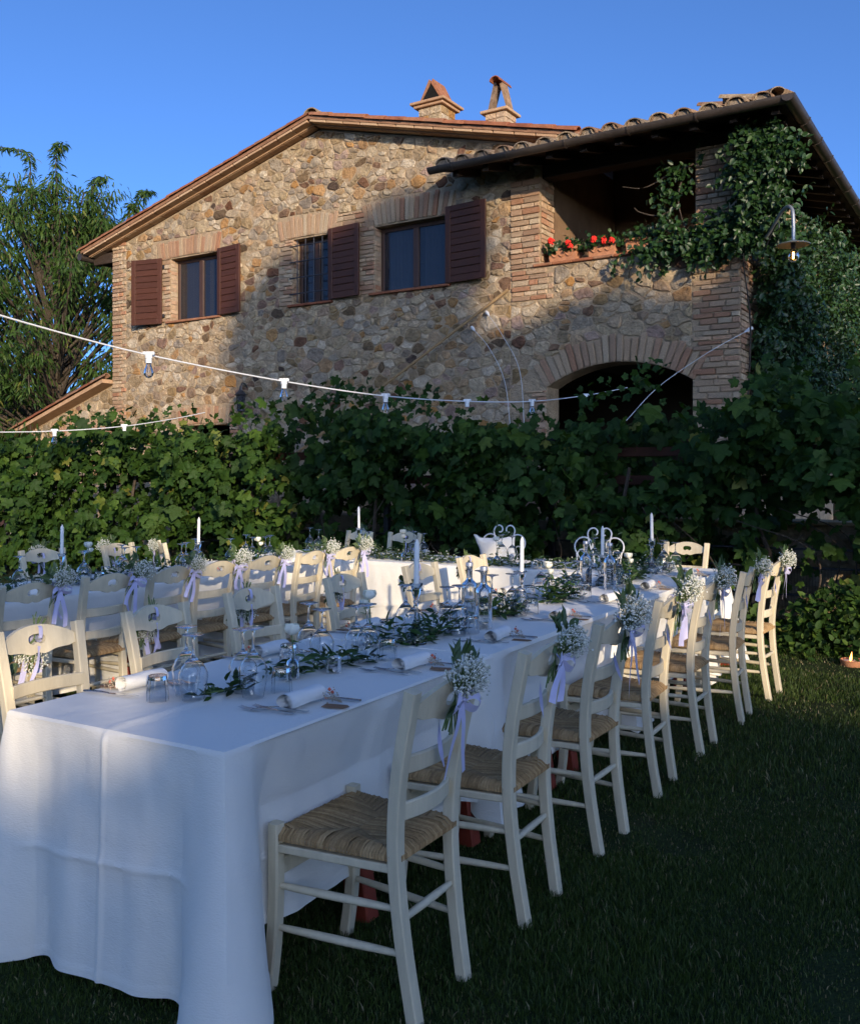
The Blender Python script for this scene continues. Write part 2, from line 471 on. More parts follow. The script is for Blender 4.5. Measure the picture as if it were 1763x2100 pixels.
# --- rubble stones, bricks: each one its own piece
stones = []       # (area, verts, faces, rnd, wall)
def clip(poly, nx, nz, c):
    """keep the side nx*x + nz*z <= c"""
    out = []
    for i in range(len(poly)):
        p, q = poly[i], poly[(i + 1) % len(poly)]
        dp, dq = nx * p[0] + nz * p[1] - c, nx * q[0] + nz * q[1] - c
        if dp <= 0: out.append(p)
        if (dp < 0 < dq) or (dq < 0 < dp):
            t = dp / (dp - dq); out.append((p[0] + (q[0] - p[0]) * t, p[1] + (q[1] - p[1]) * t))
    return out
def rubble(x0, x1, z0, z1, rects, planes, inside, seed, rmin=.075, rmax=.19, arch=None):
    """irregular stones filling a wall: power cells of random discs, clipped by rectangles (openings, brickwork) and by lines"""
    rnd = random.Random(seed)
    S = []; grid = {}; cell = .4; asp = 1.42
    def near(x, z, R=1):
        i, j = int(x // cell), int(z // cell)
        for a in range(i - R, i + R + 1):
            for b in range(j - R, j + R + 1):
                for q in grid.get((a, b), ()): yield q
    for phase, (n, lo, hi) in enumerate(((50, .13, .17), (900, .085, .13), (8000, .055, .085), (40000, rmin * .40, .052))):
        for _ in range(n):
            x, z, rr = rnd.uniform(x0, x1), rnd.uniform(z0, z1), rnd.uniform(lo, hi)
            if not inside(x, z): continue
            ok = True
            for (a, b, c) in near(x, z):
                if math.hypot((x - a) / asp, z - b) < (rr + c) * .86: ok = False; break
            if ok and any(q[0] - .02 < x < q[1] + .02 and q[2] - .02 < z < q[3] + .02 for q in rects): ok = False
            if ok:
                grid.setdefault((int(x // cell), int(z // cell)), []).append((x, z, rr)); S.append((x, z, rr))
    out = []
    for (x, z, rr) in S:
        gap = rnd.uniform(.003, .011)
        poly = [(x - .34, z - .24), (x + .34, z - .24), (x + .34, z + .24), (x - .34, z + .24)]
        for (a, b, c) in near(x, z, 2):
            if (a, b) == (x, z): continue
            dx, dz = (a - x) / asp, b - z; d2 = dx * dx + dz * dz
            if d2 > .7: continue
            d = math.sqrt(d2); h = (d2 + .35 * (rr * rr - c * c)) / (2 * d)
            ux, uz = dx / d / asp, dz / d
            ln = math.hypot(ux, uz)
            poly = clip(poly, ux, uz, ux * x + uz * z + h - gap * ln)
            if len(poly) < 3: break
        if len(poly) < 3: continue
        # bend the joints with one common field, so that neighbours still fit
        wp = []
        for i in range(len(poly)):
            p, n_ = poly[i], poly[(i + 1) % len(poly)]
            m_ = max(1, int(math.hypot(n_[0] - p[0], n_[1] - p[1]) / .05))
            for k_ in range(m_):
                px, pz = p[0] + (n_[0] - p[0]) * k_ / m_, p[1] + (n_[1] - p[1]) * k_ / m_
                a_ = noise.noise_vector(Vector((px * 4.5, pz * 4.5, seed))); b_ = noise.noise_vector(Vector((px * 13, pz * 13, seed + 9)))
                wp.append((px + a_.x * .07 + b_.x * .035, pz + a_.z * .05 + b_.z * .03))
        poly = wp
        for q in rects:
            if len(poly) < 3: break
            s = [(q[0] - x, 1, 0, q[0] - .012), (x - q[1], -1, 0, -q[1] - .012), (q[2] - z, 0, 1, q[2] - .012), (z - q[3], 0, -1, -q[3] - .012)]
            m = max(s, key=lambda t: t[0])
            if m[0] > -.02: poly = clip(poly, m[1], m[2], m[3])
        if arch and len(poly) >= 3:
            ddx, ddz = x - arch[0], z - arch[1]; dl = math.hypot(ddx, ddz)
            if z > arch[3] : poly = clip(poly, -ddx / dl, -ddz / dl, -(ddx * arch[0] + ddz * arch[1]) / dl - arch[2])
        for (nx, nz, c) in planes:
            if len(poly) < 3: break
            poly = clip(poly, nx, nz, c)
        if len(poly) < 3: continue
        ar = abs(sum(poly[i][0] * poly[(i + 1) % len(poly)][1] - poly[(i + 1) % len(poly)][0] * poly[i][1] for i in range(len(poly)))) / 2
        if ar < .0009: continue
        sa = sum(poly[i][0] * poly[(i + 1) % len(poly)][1] - poly[(i + 1) % len(poly)][0] * poly[i][1] for i in range(len(poly)))
        sgn = 1 if sa > 0 else -1
        # knock off the sharpest corners
        q = []
        for i in range(len(poly)):
            o_, p, n_ = poly[i - 1], poly[i], poly[(i + 1) % len(poly)]
            q.append((p[0] * .84 + (o_[0] + n_[0]) * .08, p[1] * .84 + (o_[1] + n_[1]) * .08))
        if len(q) > 22: q = q[::2]
        cxx = sum(p[0] for p in q) / len(q); czz = sum(p[1] for p in q) / len(q)
        j = .035
        q = [(cxx + (p[0] - cxx) * rnd.uniform(1 - j, 1 + j * .3), czz + (p[1] - czz) * rnd.uniform(1 - j, 1 + j * .3)) for p in q]
        n = len(q); pr = rnd.uniform(.005, .024); tx, tz = rnd.gauss(0, .07), rnd.gauss(.02, .08)
        def y(px, pz, k): return -(pr * k + (px - cxx) * tx + (pz - czz) * tz + rnd.uniform(-.006, .006))
        v = [(p[0], .004, p[1]) for p in q]
        v += [(cxx + (p[0] - cxx) * .94, y(p[0], p[1], .72), czz + (p[1] - czz) * .94) for p in q]
        s = rnd.uniform(.78, .90)
        v += [(cxx + (p[0] - cxx) * s, y(p[0] * s + cxx * (1 - s), p[1] * s + czz * (1 - s), 1.05), czz + (p[1] - czz) * s) for p in q]
        ox, oz = rnd.uniform(-.02, .02), rnd.uniform(-.02, .02)
        v.append((cxx + ox, -(pr * 1.15 + rnd.uniform(-.005, .008)), czz + oz))
        f = []
        for i in range(n):
            k = (i + 1) % n
            f += [(i, k, n + k, n + i), (n + i, n + k, 2 * n + k, 2 * n + i), (2 * n + i, 2 * n + k, 3 * n)]
        out.append((ar, v, f, rnd.random()))
    return out

bricks = []       # (x0, x1, y0, y1, z0, z1, tilt about y)
BR = []           # rectangles covered by bricks, kept free of rubble
def coursed(x0, x1, z0, z1, h=.075, lo=.14, hi=.3, y0=-.022, y1=.06, seed=1, rag=None):
    rr = random.Random(seed); z = z0; k = 0
    while z < z1 - .02:
        hh = min(h * rr.uniform(.75, 1.15), z1 - z); xe = x1
        xs = x0
        if rag == 'r': xe = x1 - (k % 2) * rr.uniform(.06, .13)
        if rag == 'l': xs = x0 + (k % 2) * rr.uniform(.06, .13)
        x = xs
        while x < xe - .03:
            ww = min(rr.uniform(lo, hi), xe - x)
            if xe - x - ww < .06: ww = xe - x
            p = rr.uniform(-.010, .008)
            bricks.append((x + .006, x + ww - .006, y0 + p, y1, z + .006, z + hh - .007, rr.uniform(-.012, .012)))
            x += ww
        z += hh; k += 1
def soldier(x0, x1, z0, z1, n, seed=1, fan=.25):
    rr = random.Random(seed); ww = (x1 - x0) / n; c = (x0 + x1) / 2
    for i in range(n):
        a = x0 + ww * i
        t = (a + ww / 2 - c) / (x1 - x0) * 2
        top = z1 + rr.uniform(-.03, .04) - .03 * t * t
        bricks.append((a + .005, a + ww - .007, -.028 + rr.uniform(-.008, .008), .06, z0 + .03 * (1 - t * t), top, t * fan))
    BR.append((x0 - .03, x1 + .03, z0, z1 + .03))
def zone(x0, x1, z0, z1, **k):
    coursed(x0, x1, z0, z1, **k); BR.append((x0, x1, z0, z1))
zone(XL, XL + .38, .2, 5.95, seed=3, rag='r')
zone(-5.49, -5.23, 4.33, 5.49, seed=4, rag='l'); zone(-4.02, -3.72, 4.33, 5.49, seed=5, rag='r')
soldier(-5.55, -3.98, 5.47, 5.80, 17, 6, .22)
zone(-2.62, -2.33, 4.35, 5.45, seed=7, rag='l'); zone(-1.55, -.66, 4.38, 5.72, seed=8)
soldier(-2.62, -1.40, 5.44, 5.80, 14, 9, .22)
soldier(-.86, .78, 5.42, 5.80, 19, 10, .25)
zone(.66, .92, 4.38, 5.42, seed=11, rag='r')
zone(-5.0, -4.85, 1.4, 2.42, seed=12); zone(-3.75, -3.55, 1.4, 2.42, seed=13); soldier(-5.02, -3.58, 2.42, 2.74, 16, 14, .2)
zone(1.95, 2.3, 1.4, 2.72, seed=15, rag='l'); zone(4.36, XR, .8, 4.3, seed=16, rag='l', lo=.18, hi=.34)
zone(1.75, 2.4, 4.0, 4.44, seed=17, rag='r')
pb = len(bricks)
coursed(1.74, 2.2, 4.46, 5.72, seed=18, y0=-.03, y1=.02, h=.085); coursed(4.40, XR, 4.46, 5.72, seed=19, y0=-.03, y1=.02, h=.085)
# arch ring
NV = 24
ring = []
for i in range(NV):
    a0 = math.asin(-1.02 * hw / AR); a1 = -a0
    th = a0 + (a1 - a0) * (i + .5) / NV
    ring.append((th, (a1 - a0) * AR / NV))
BRX = (AX0 - .12, AX1 + .1, 1.0, ASP)
brick_v, brick_f = cbox(-.5, .5, -.5, .5, -.5, .5, .07)
bme = {}
unit = MB().add(brick_v, brick_f).mesh('brick', M['brick_obj'])
def put_brick(i, b, parent):
    x0, x1, y0, y1, z0, z1, t = b
    o = mobj('brick', unit, parent, ((x0 + x1) / 2, (y0 + y1) / 2, (z0 + z1) / 2), None, (x1 - x0, y1 - y0, z1 - z0))
    o.rotation_euler = (0, t, 0)
    return o
def brick_into(mb, b, rnd):
    x0, x1, y0, y1, z0, z1, t = b
    mt = Matrix.Translation(((x0 + x1) / 2, (y0 + y1) / 2, (z0 + z1) / 2)) @ Matrix.Rotation(t, 4, 'Y') @ Matrix.Diagonal((x1 - x0, y1 - y0, z1 - z0, 1))
    mb.add(brick_v, brick_f, rnd, mt)
rb = random.Random(5)
for th, ww in ring:
    R0, R1 = AR + .004, AR + rb.uniform(.30, .40)
    cxr, czr = ACX + (R0 + R1) / 2 * math.sin(th), ACZ + (R0 + R1) / 2 * math.cos(th)
    bricks.append((cxr - ww / 2 + .006, cxr + ww / 2 - .006, -.026 + rb.uniform(-.008, .008), .06, czr - (R1 - R0) / 2, czr + (R1 - R0) / 2, th))
# the bricks that show largest are pieces of their own, the rest one joined part
order = sorted(range(len(bricks)), key=lambda i: -(bricks[i][1] - bricks[i][0]) * (bricks[i][5] - bricks[i][4]) * (1 if bricks[i][5] > 2.3 else .1))
own = set(order[:300]); jm = MB()
for i, b in enumerate(bricks):
    par = lwall if (b[0] > 1.9 and b[4] < 4.45) else wall
    if i in own: put_brick(i, b, par)
    else: brick_into(jm, b, rb.random())
# side return of the corner (faces the lamp side) and inner pillar sides
def side_bricks(x, y0, y1, z0, z1, seed, proud=.02):
    rr = random.Random(seed); z = z0
    while z < z1 - .03:
        hh = min(.078 * rr.uniform(.8, 1.15), z1 - z); y = y0
        while y < y1 - .03:
            ww = min(rr.uniform(.13, .28), y1 - y)
            p = proud + rr.uniform(-.008, .008)
            mt = Matrix.Translation((x + p / 2 - .02, y + ww / 2, z + hh / 2)) @ Matrix.Diagonal((p + .04, ww - .012, hh - .013, 1))
            jm.add(brick_v, brick_f, rr.random(), mt); y += ww
        z += hh
side_bricks(XR, .004, .75, .8, 4.44, 31); side_bricks(2.2, .02, .44, 4.48, 5.70, 32, .014); side_bricks(XR, .02, .5, 4.48, 5.7, 33)
for (x0_, z0_, z1_, sd) in ((-5.23, 4.33, 5.47, 41), (-2.33, 4.35, 5.44, 42), (-.66, 4.38, 5.42, 43)): side_bricks(x0_, .004, .165, z0_, z1_, sd, .008)
jb = jm.build('brickwork', M['brick_attr'], wall); jb["kind"] = "stuff"

def in_main(x, z): return z < gable(x) - .05
LR = BR + OPEN
main_st = rubble(XL + .05, 1.74, 1.2, 7.4, LR, [(-SL, 1, gable(RIDX) - .03 - SL * RIDX), (SR_, 1, gable(RIDX) - .03 + SR_ * RIDX), (1, 0, 1.735)], in_main, 21)
def in_log(x, z):
    return z > ASP - .2 and math.hypot(x - ACX, z - ACZ) > AR + .37 or x < 2.0
log_planes = [(0, 1, PAR - .01), (-1, 0, -1.74)]
log_st = rubble(1.74, XR, 1.2, 4.45, BR + [(AX0 - .1, AX1 + .1, 0, ASP)], log_planes, lambda x, z: in_log(x, z), 22, arch=(ACX, ACZ, AR + .34, 2.5))
up_st = rubble(1.74, 2.2, 5.72, 6.3, [], [(SR_, 1, gable(RIDX) - .03 + SR_ * RIDX), (-1, 0, -1.74), (1, 0, 2.18)], in_main, 23)
allst = [(s, wall) for s in main_st + up_st] + [(s, lwall) for s in log_st]
allst.sort(key=lambda t: -t[0][0] * (1 if t[0][1][0][2] > 2.2 else .05))
rest = {id(wall): MB(), id(lwall): MB()}
for i, (s, par) in enumerate(allst):
    ar, v, f, rn = s
    if i < 300:
        MB().add(v, f, rn).build('stone', M['stone_attr'], par)
    else: rest[id(par)].add(v, f, rn)
for par in (wall, lwall):
    o = rest[id(par)].build('rubble_infill', M['stone_attr'], par); o["kind"] = "stuff"
print("stones", len(allst), "bricks", len(bricks))

# --- windows, shutters
def window(x0, x1, z0, z1, label, mull=True, bars=False, curtain_or_reflection='curtain_or_reflection', yd=.17):
    w = MB(); t = .06
    w.add(*cbox(x0, x1, yd, yd + .06, z1 - t, z1)); w.add(*cbox(x0, x1, yd, yd + .06, z0, z0 + t))
    w.add(*cbox(x0, x0 + t, yd, yd + .06, z0 + t, z1 - t)); w.add(*cbox(x1 - t, x1, yd, yd + .06, z0 + t, z1 - t))
    o = w.build('window', M['frame'], house); o["label"] = label
    mid = (x0 + x1) / 2
    spans = [(x0 + t, mid - .05), (mid + .05, x1 - t)] if mull else [(x0 + t, x1 - t)]
    if mull:
        MB().add(*cbox(mid - .05, mid + .05, yd - .005, yd + .055, z0 + t, z1 - t)).build('mullion', M['frame'], o)
    for a, b in spans:
        MB().add(*box(a, b, yd + .025, yd + .032, z0 + t, z1 - t)).build('pane', M['pane'], o)
    if curtain_or_reflection:
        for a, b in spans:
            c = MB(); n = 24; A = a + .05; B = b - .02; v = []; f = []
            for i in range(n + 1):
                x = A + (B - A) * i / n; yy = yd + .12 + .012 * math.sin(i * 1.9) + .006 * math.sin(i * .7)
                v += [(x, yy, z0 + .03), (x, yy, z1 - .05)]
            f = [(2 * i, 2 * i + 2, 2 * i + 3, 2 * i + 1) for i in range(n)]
            c.add(v, f).build('curtain_or_reflection', M[curtain_or_reflection], o, True)  # in the first window this sheet is a painted-in reflection, no curtain
    if bars:
        for i in range(4):
            x = x0 + .12 + (x1 - x0 - .2) * i / 3.3
            MB().add(*sweep([(x, -.03, z0 + .03), (x, -.03, z1 - .03)], circ_sec(.009, 6))).build('bar', M['iron'], o)
        for i in range(4):
            z = z0 + .18 + (z1 - z0 - .3) * i / 3
            MB().add(*sweep([(x0 - .04, -.03, z), (x1 + .03, -.03, z)], circ_sec(.011, 6), (0, 0, 1))).build('bar', M['iron'], o)
    s = MB()
    n = max(3, int((x1 - x0 + .16) / .28)); ww = (x1 - x0 + .16) / n
    for i in range(n): s.add(*cbox(x0 - .08 + ww * i + .003, x0 - .08 + ww * (i + 1) - .003, -.07, .2, z0 - .035, z0 + .003, .006), .5)
    s.build('sill', M['redtile_obj'], o)
    return o
window(-5.23, -4.02, 4.33, 5.47, 'brown framed window with one reflective pane between two shutters', True, curtain_or_reflection='pane_reflection')
window(-2.33, -1.55, 4.35, 5.44, 'small window behind a wrought iron grille', True, bars=True)
window(-.66, .66, 4.38, 5.42, 'wide two-pane window with pale curtains')
def shutter(hx, z0, z1, width, side, ang, label):
    """louvred board shutter hinged at hx, opening towards side (+1 right, -1 left) and standing ang off the wall"""
    root = bpy.data.objects.new('shutter', None); COL.objects.link(root); root.parent = house
    root.location = (hx, -.045, 0); root.rotation_euler = (0, 0, -side * ang)
    root["label"] = label
    s = side; th = .035; st = .09
    def B(n, a, b, y0, y1, z0_, z1_, c=.004):
        x0, x1 = sorted((s * a, s * b)); return MB().add(*cbox(x0, x1, y0, y1, z0_, z1_, c)).build(n, M['shutter'], root)
    B('stile', 0, st, -th, 0, z0, z1); B('stile', width - st, width, -th, 0, z0, z1)
    zm = z0 + (z1 - z0) * .52
    for a, b in ((z0, z0 + .10), (zm - .045, zm + .045), (z1 - .085, z1)): B('rail', st, width - st, -th + .002, -.002, a, b)
    for a, b, n in ((z0 + .10, zm - .045, 4), (zm + .045, z1 - .085, 4)):
        h = (b - a) / n
        for i in range(n): B('slat', st - .004, width - st + .004, -th + .010, -.008, a + h * i + .004, a + h * (i + 1) - .003, .006)
    for z in (z0 + .15, z1 - .15):
        MB().add(*box(-.03 * s if s > 0 else -.02, .02 if s > 0 else .03, .0, .03, z - .03, z + .03)).build('hinge', M['iron'], root)
    return root
shutter(-5.40, 4.30, 5.50, .66, -1, .22, 'brown board shutter folded back towards the house corner')
shutter(-3.99, 4.33, 5.50, .60, 1, .12, 'brown board shutter beside the reflective window')
shutter(-1.53, 4.36, 5.50, .66, 1, .10, 'brown board shutter beside the barred window')
shutter(.68, 4.38, 5.52, .72, 1, .10, 'dark brown shutter in the shade of the loggia roof')

# --- main roof
VERGE, EAVEL, EAVER = -.32, -7.35, 1.6
roof = MB()
def zr(x): return gable(x, 7.21)
def slab(mb, xa, xb, y0, y1, t, lift=0.0):
    za, zb = zr(xa) + lift, zr(xb) + lift
    v = [(xa, y0, za), (xb, y0, zb), (xb, y1, zb), (xa, y1, za), (xa, y0, za + t), (xb, y0, zb + t), (xb, y1, zb + t), (xa, y1, za + t)]
    mb.add(v, [(0, 3, 2, 1), (4, 5, 6, 7), (0, 1, 5, 4), (1, 2, 6, 5), (2, 3, 7, 6), (3, 0, 4, 7)])
slab(roof, EAVEL, RIDX, VERGE, 9.0, .05, .035); slab(roof, RIDX, 2.2, VERGE, 9.0, .05, .035); slab(roof, 2.2, 3.0, VERGE, -.03, .05, .035)
roof_o = roof.build('roof', M['redtile_obj'], house)
sm = MB().add(*cbox(-.5, .5, -.5, .5, -.5, .5, .04)).mesh('soffit_tile', M['soffit'])
def on_slope(x, y, z, L, W, T, name, mesh):
    left = x < RIDX
    a = math.atan(SL) if left else -math.atan(SR_)
    o = mobj(name, mesh, roof_o, (x, y, z), None, (L, W, T)); o.rotation_euler = (0, -a, 0); return o
for xa, xb, st in ((EAVEL + .05, RIDX - .02, .31), (RIDX + .02, 2.6, .31)):
    n = int((xb - xa) / st); stx = (xb - xa) / n
    for i in range(n):
        x = xa + stx * (i + .5); z = zr(x)
        on_slope(x, VERGE + .085, z + .013, stx * 1.03 - .014, .15, .035, 'soffit_tile', sm)
        on_slope(x, VERGE + .25, z - .012, stx * 1.03 - .014, .13, .035, 'soffit_tile', sm)
bm_ = MB().add(*cbox(-.5, .5, -.5, .5, -.5, .5, .05)).mesh('batten', M['soffit'])
for xa, xb in ((EAVEL + .05, RIDX), (RIDX, 2.6)):
    xc = (xa + xb) / 2; L = (xb - xa) / math.cos(math.atan(.28))
    on_slope(xc, VERGE + .17, zr(xc) + .002, L, .03, .05, 'batten', bm_)
def coppo(L=.46, r0=.105, r1=.085, t=.016, n=8):
    """half-round roof tile along y, the wide open end at y = 0"""
    v = []; f = []
    for (yy, r) in ((0, r0), (L, r1)):
        for k in (0, 1):
            for i in range(n + 1):
                a = math.pi * i / n; q = r - k * t
                v.append((q * math.cos(a), yy, q * math.sin(a) * .85))
    m = n + 1
    for i in range(n):
        f += [(i, i + 1, 2 * m + i + 1, 2 * m + i), (m + i + 1, m + i, 3 * m + i, 3 * m + i + 1), (m + i, m + i + 1, i + 1, i), (2 * m + i, 2 * m + i + 1, 3 * m + i + 1, 3 * m + i)]
    f += [(0, 2 * m, 3 * m, m), (n, m + n, 3 * m + n, 2 * m + n)]
    return v, f
cop = MB().add(*coppo(.42, .09, .075, .014)).mesh('tile', M['redtile_obj'], 40)
def slope_tile(x, y, lift, up, parent, mesh, name='tile', s=1.0):
    a = math.atan(SL) if up > 0 else math.atan(SR_)
    o = mobj(name, mesh, parent, (x, y, zr(x) + lift), None, (s, s, s))
    o.rotation_euler = (a, 0, -math.pi / 2 if up > 0 else math.pi / 2)
    return o
rt = random.Random(3)
for k, yy in enumerate((VERGE + .04, VERGE + .28)):
    x = EAVEL - .06
    while x < RIDX - .3:
        slope_tile(x, yy, .09 + rt.uniform(-.006, .006), 1, roof_o, cop); x += .35
    x = 2.9
    while x > RIDX + .3:
        slope_tile(x, yy, .09 + rt.uniform(-.006, .006), -1, roof_o, cop); x -= .35
rc = MB().add(*coppo(.5, .16, .15, .02)).mesh('ridge_tile', M['tile_obj'], 40)
for i in range(6):
    o = mobj('ridge_tile', rc, roof_o, (RIDX, VERGE + .06 + i * .44, zr(RIDX) + .08 + (.02 if i == 0 else 0)))
g1 = MB().add(*sweep([(EAVEL - .06, VERGE + .02, zr(EAVEL) - .02), (EAVEL - .06, 9, zr(EAVEL) - .02)], circ_sec(.07, 10), (0, 0, 1)))
g1.build('gutter', M['copper'], roof_o)
MB().add(*cbox(EAVEL, XL - .003, -.02, .12, 5.60, 5.80, .01)).build('rafter_end', M['darkwood'], roof_o)
for i in range(8): MB().add(*cbox(EAVEL + .05, XL - .003, .5 + i, .62 + i, 5.62, 5.76, .01)).build('rafter_end', M['darkwood'], roof_o)

# chimneys
def chimney(x, y, z, w, d, h, kind):
    c = bpy.data.objects.new('chimney', None); COL.objects.link(c); c.parent = house; c.location = (x, y, z)
    body = MB(); body.add(*cbox(-w / 2, w / 2, -d / 2, d / 2, -1.2, h, .01)); body.build('stack', M['mortar'], c)
    rr = random.Random(x)
    k = MB()
    zz = h - .42
    nb = 0
    while zz < h - .02:
        hh = .105 if kind else .14
        for (ax, L, off) in (('f', w, -d / 2), ('r', d, w / 2)):
            q = -L / 2
            while q < L / 2 - .02:
                ww = min(rr.uniform(.16, .3), L / 2 - q)
                if L / 2 - q - ww < .06: ww = L / 2 - q
                if ax == 'f': vv = cbox(q + .006, q + ww - .006, off - .014, off + .02, zz + .005, zz + hh - .006, .006)
                else: vv = cbox(off - .02, off + .014, q + .006, q + ww - .006, zz + .005, zz + hh - .006, .006)
                MB().add(*vv).build('brick', M['brick_obj'] if kind else M['stone_obj'], c); q += ww
        zz += hh
    cap = MB()
    cap.add(*cbox(-w / 2 - .07, w / 2 + .07, -d / 2 - .07, d / 2 + .07, h + .002, h + .05, .008))
    if not kind: cap.add(*cbox(-w / 2 - .12, w / 2 + .12, -d / 2 - .12, d / 2 + .12, h + .053, h + .10, .008))
    cap.build('cap', M['soffit'], c)
    zt = h + (.052 if kind else .102); H = .53 if kind else .40; ww = w * (.55 if kind else .60)
    dd = .24 if kind else .4
    for s in (-1, 1):
        p = MB()
        v = [(s * ww, -d * dd, 0), (s * (ww - .04), -d * dd, 0), (s * (.03 if kind else .004), -d * dd, H - .07), (s * (.075 if kind else .04), -d * dd, H), (s * ww, d * dd, 0), (s * (ww - .04), d * dd, 0), (s * (.03 if kind else .004), d * dd, H - .07), (s * (.075 if kind else .04), d * dd, H)]
        if not kind: v = [(a * .9, b_ * 1.1, c_) for a, b_, c_ in v]
        f = [(0, 1, 2, 3), (7, 6, 5, 4), (0, 3, 7, 4), (1, 5, 6, 2), (3, 2, 6, 7), (0, 4, 5, 1)]
        p.add([(a, b_, c_ + zt) for a, b_, c_ in v], f)
        p.build('chimney_pot_side', M['redtile_obj'] if not kind else M['tile_obj'], c)
    if not kind:
        v = [(-ww * .80, -d * .43, 0), (ww * .80, -d * .43, 0), (0, -d * .41, H - .05), (-ww * .84, d * .42, 0), (ww * .84, d * .42, 0), (0, d * .42, H - .05)]
        MB().add([(a, b_, c_ + zt) for a, b_, c_ in v], [(0, 1, 2), (5, 4, 3), (0, 3, 4, 1), (1, 4, 5, 2), (2, 5, 3, 0)]).build('flue_shade_fill', M['flue_shade'], c)  # black prism filling the hood stands in for the deep flue's shade
    if kind:
        o = mobj('ridge_tile', MB().add(*coppo(.44, .10, .10, .016)).mesh('ridge_tile', M['redtile_obj'], 40), c, (0, -.22, zt + H - .05))
    return c
chimney(-.815, 2.1, 7.44, .46, .46, .52, 0)
chimney(.40, 2.2, 7.14, .38, .38, .52, 1)

# --- loggia roof
EF, ER, EZ, PT = -.72, 5.62, 5.82, .26
ltop = MB()
def lz(d): return EZ + PT * d
YB = 14.0
hipn = 4.0
corner = (ER, EF)
v = [(.92, EF, EZ), (ER, EF, EZ), (ER - hipn, EF + hipn, lz(hipn)), (.92, EF + hipn, lz(hipn)), (ER, YB, EZ), (ER - hipn, YB, lz(hipn))]
t = .05
v2 = [(a, b_, c_ + t) for a, b_, c_ in v]
n = len(v)
ltop.add(v + v2, [(3, 2, 1, 0), (1, 2, 5, 4), (6, 7, 8, 9), (10, 11, 8, 7)[::-1][::-1], (0, 1, 7, 6), (1, 4, 10, 7), (3, 0, 6, 9), (4, 5, 11, 10)])
lroof = ltop.build('roof', M['darkwood'], house); lroof["label"] = "low hipped loggia roof of old lichened clay tiles"
ctile = MB().add(*[(lambda vv: ([(a, b_, c_ * .82) for a, b_, c_ in vv[0]], vv[1]))(coppo(.48, .125, .105, .020, 9))][0]).mesh('tile', M['tile_obj'], 40)
plug = MB(); pv = [(0, .03, 0)] + [(.115 * math.cos(math.pi * i / 8), .03, .095 * math.sin(math.pi * i / 8)) for i in range(9)]
plug.add(pv, [(0, i + 1, i + 2) for i in range(8)])
plugm = plug.mesh('mortar_plug', M['plug'])
chan = MB().add(*[(lambda vv: ([(a, b_, -c_) for a, b_, c_ in vv[0]], [q[::-1] for q in vv[1]]))(coppo(.48, .11, .12, .018, 6))][0]).mesh('tile', M['tile_obj'], 40)
pa = math.atan(PT)
def ltile(x, y, z, rz, mesh, jit=True):
    o = mobj('tile', mesh, lroof, (x + rt.uniform(-.012, .012), y, z + rt.uniform(-.006, .01)))
    o.rotation_euler = (pa + rt.uniform(-.04, .03), rt.uniform(-.10, .10), rz + rt.uniform(-.07, .07)); return o
SP = .31
nc = int((ER - 1.0) / SP)
for i in range(nc + 1):
    x = 1.05 + i * SP
    for k in range(5):
        y = EF - .04 + k * .36
        if y - EF > ER - x + .1: continue
        d = y - EF
        o = ltile(x, y, lz(d) + .075 + (.018 if k == 0 else 0), 0, ctile)
        if k == 0: mobj('mortar_plug', plugm, lroof, (x, y, lz(0) + .07))
        if x + SP / 2 < ER - d: ltile(x + SP / 2, y, lz(d) + .15, 0, chan)
nr = 22
for i in range(nr):
    y = EF + .3 + i * SP
    for k in range(3):
        x = ER + .04 - k * .36; d = ER - x
        if d > y - EF + .1: continue
        ltile(x, y, lz(d) + .10, math.pi / 2, ctile)
for i in range(6):     # hip tiles
    d = .06 + i * .34
    o = mobj('hip_tile', rc, lroof, (ER - d, EF + d, lz(d) + .12), None, (.72, .9, .62)); o.rotation_euler = (math.atan(PT / math.sqrt(2)), 0, math.pi / 4)
# gutter: half round channel with straps
def gutter(p0, p1, out):
    P0, P1 = Vector(p0), Vector(p1); t = (P1 - P0).normalized(); o = Vector(out)
    v = []; n = 10; R = .078
    for P in (P0, P1):
        for k in (1.0, .93):
            for i in range(n + 1):
                a = math.pi * i / n
                v.append(P + o * (-R * k * math.cos(a)) + Vector((0, 0, -R * k * math.sin(a))))
    m = n + 1; f = []
    for i in range(n):
        f += [(i, i + 1, 2 * m + i + 1, 2 * m + i), (m + i + 1, m + i, 3 * m + i, 3 * m + i + 1)]
    for q in (0, n): f.append((q, m + q, 3 * m + q, 2 * m + q))
    f += [tuple(range(n + 1)), tuple(range(2 * m, 2 * m + n + 1))[::-1]]
    return v, f
GZ = EZ + .03
gm = MB(); gm.add(*gutter((.86, EF - .085, GZ), (ER + .085, EF - .085, GZ), (0, -1, 0)))
go = gm.build('gutter', M['copper'], lroof, 30)
gm = MB(); gm.add(*gutter((ER + .085, EF - .165, GZ), (ER + .085, YB, GZ), (1, 0, 0)))
go2 = gm.build('gutter', M['copper'], lroof, 30)
def strap(x, y, ax):
    pts = []
    for i in range(9):
        a = math.pi * i / 8; c, s_ = -.085 * math.cos(a), -.085 * math.sin(a)
        pts.append((x, y - c, GZ + s_) if ax == 'x' else (x + c, y, GZ + s_))
    MB().add(*sweep(pts, rect_sec(.022, .008, .001), (1, 0, 0) if ax == 'x' else (0, 1, 0))).build('strap', M['copper'], lroof)
for x in (1.25, 2.1, 2.95, 3.8, 4.65): strap(x, EF - .085, 'x')
for y in (0.0, .8, 1.6, 2.4, 3.2, 4.0, 4.8, 5.6, 6.4): strap(ER + .085, y, 'y')
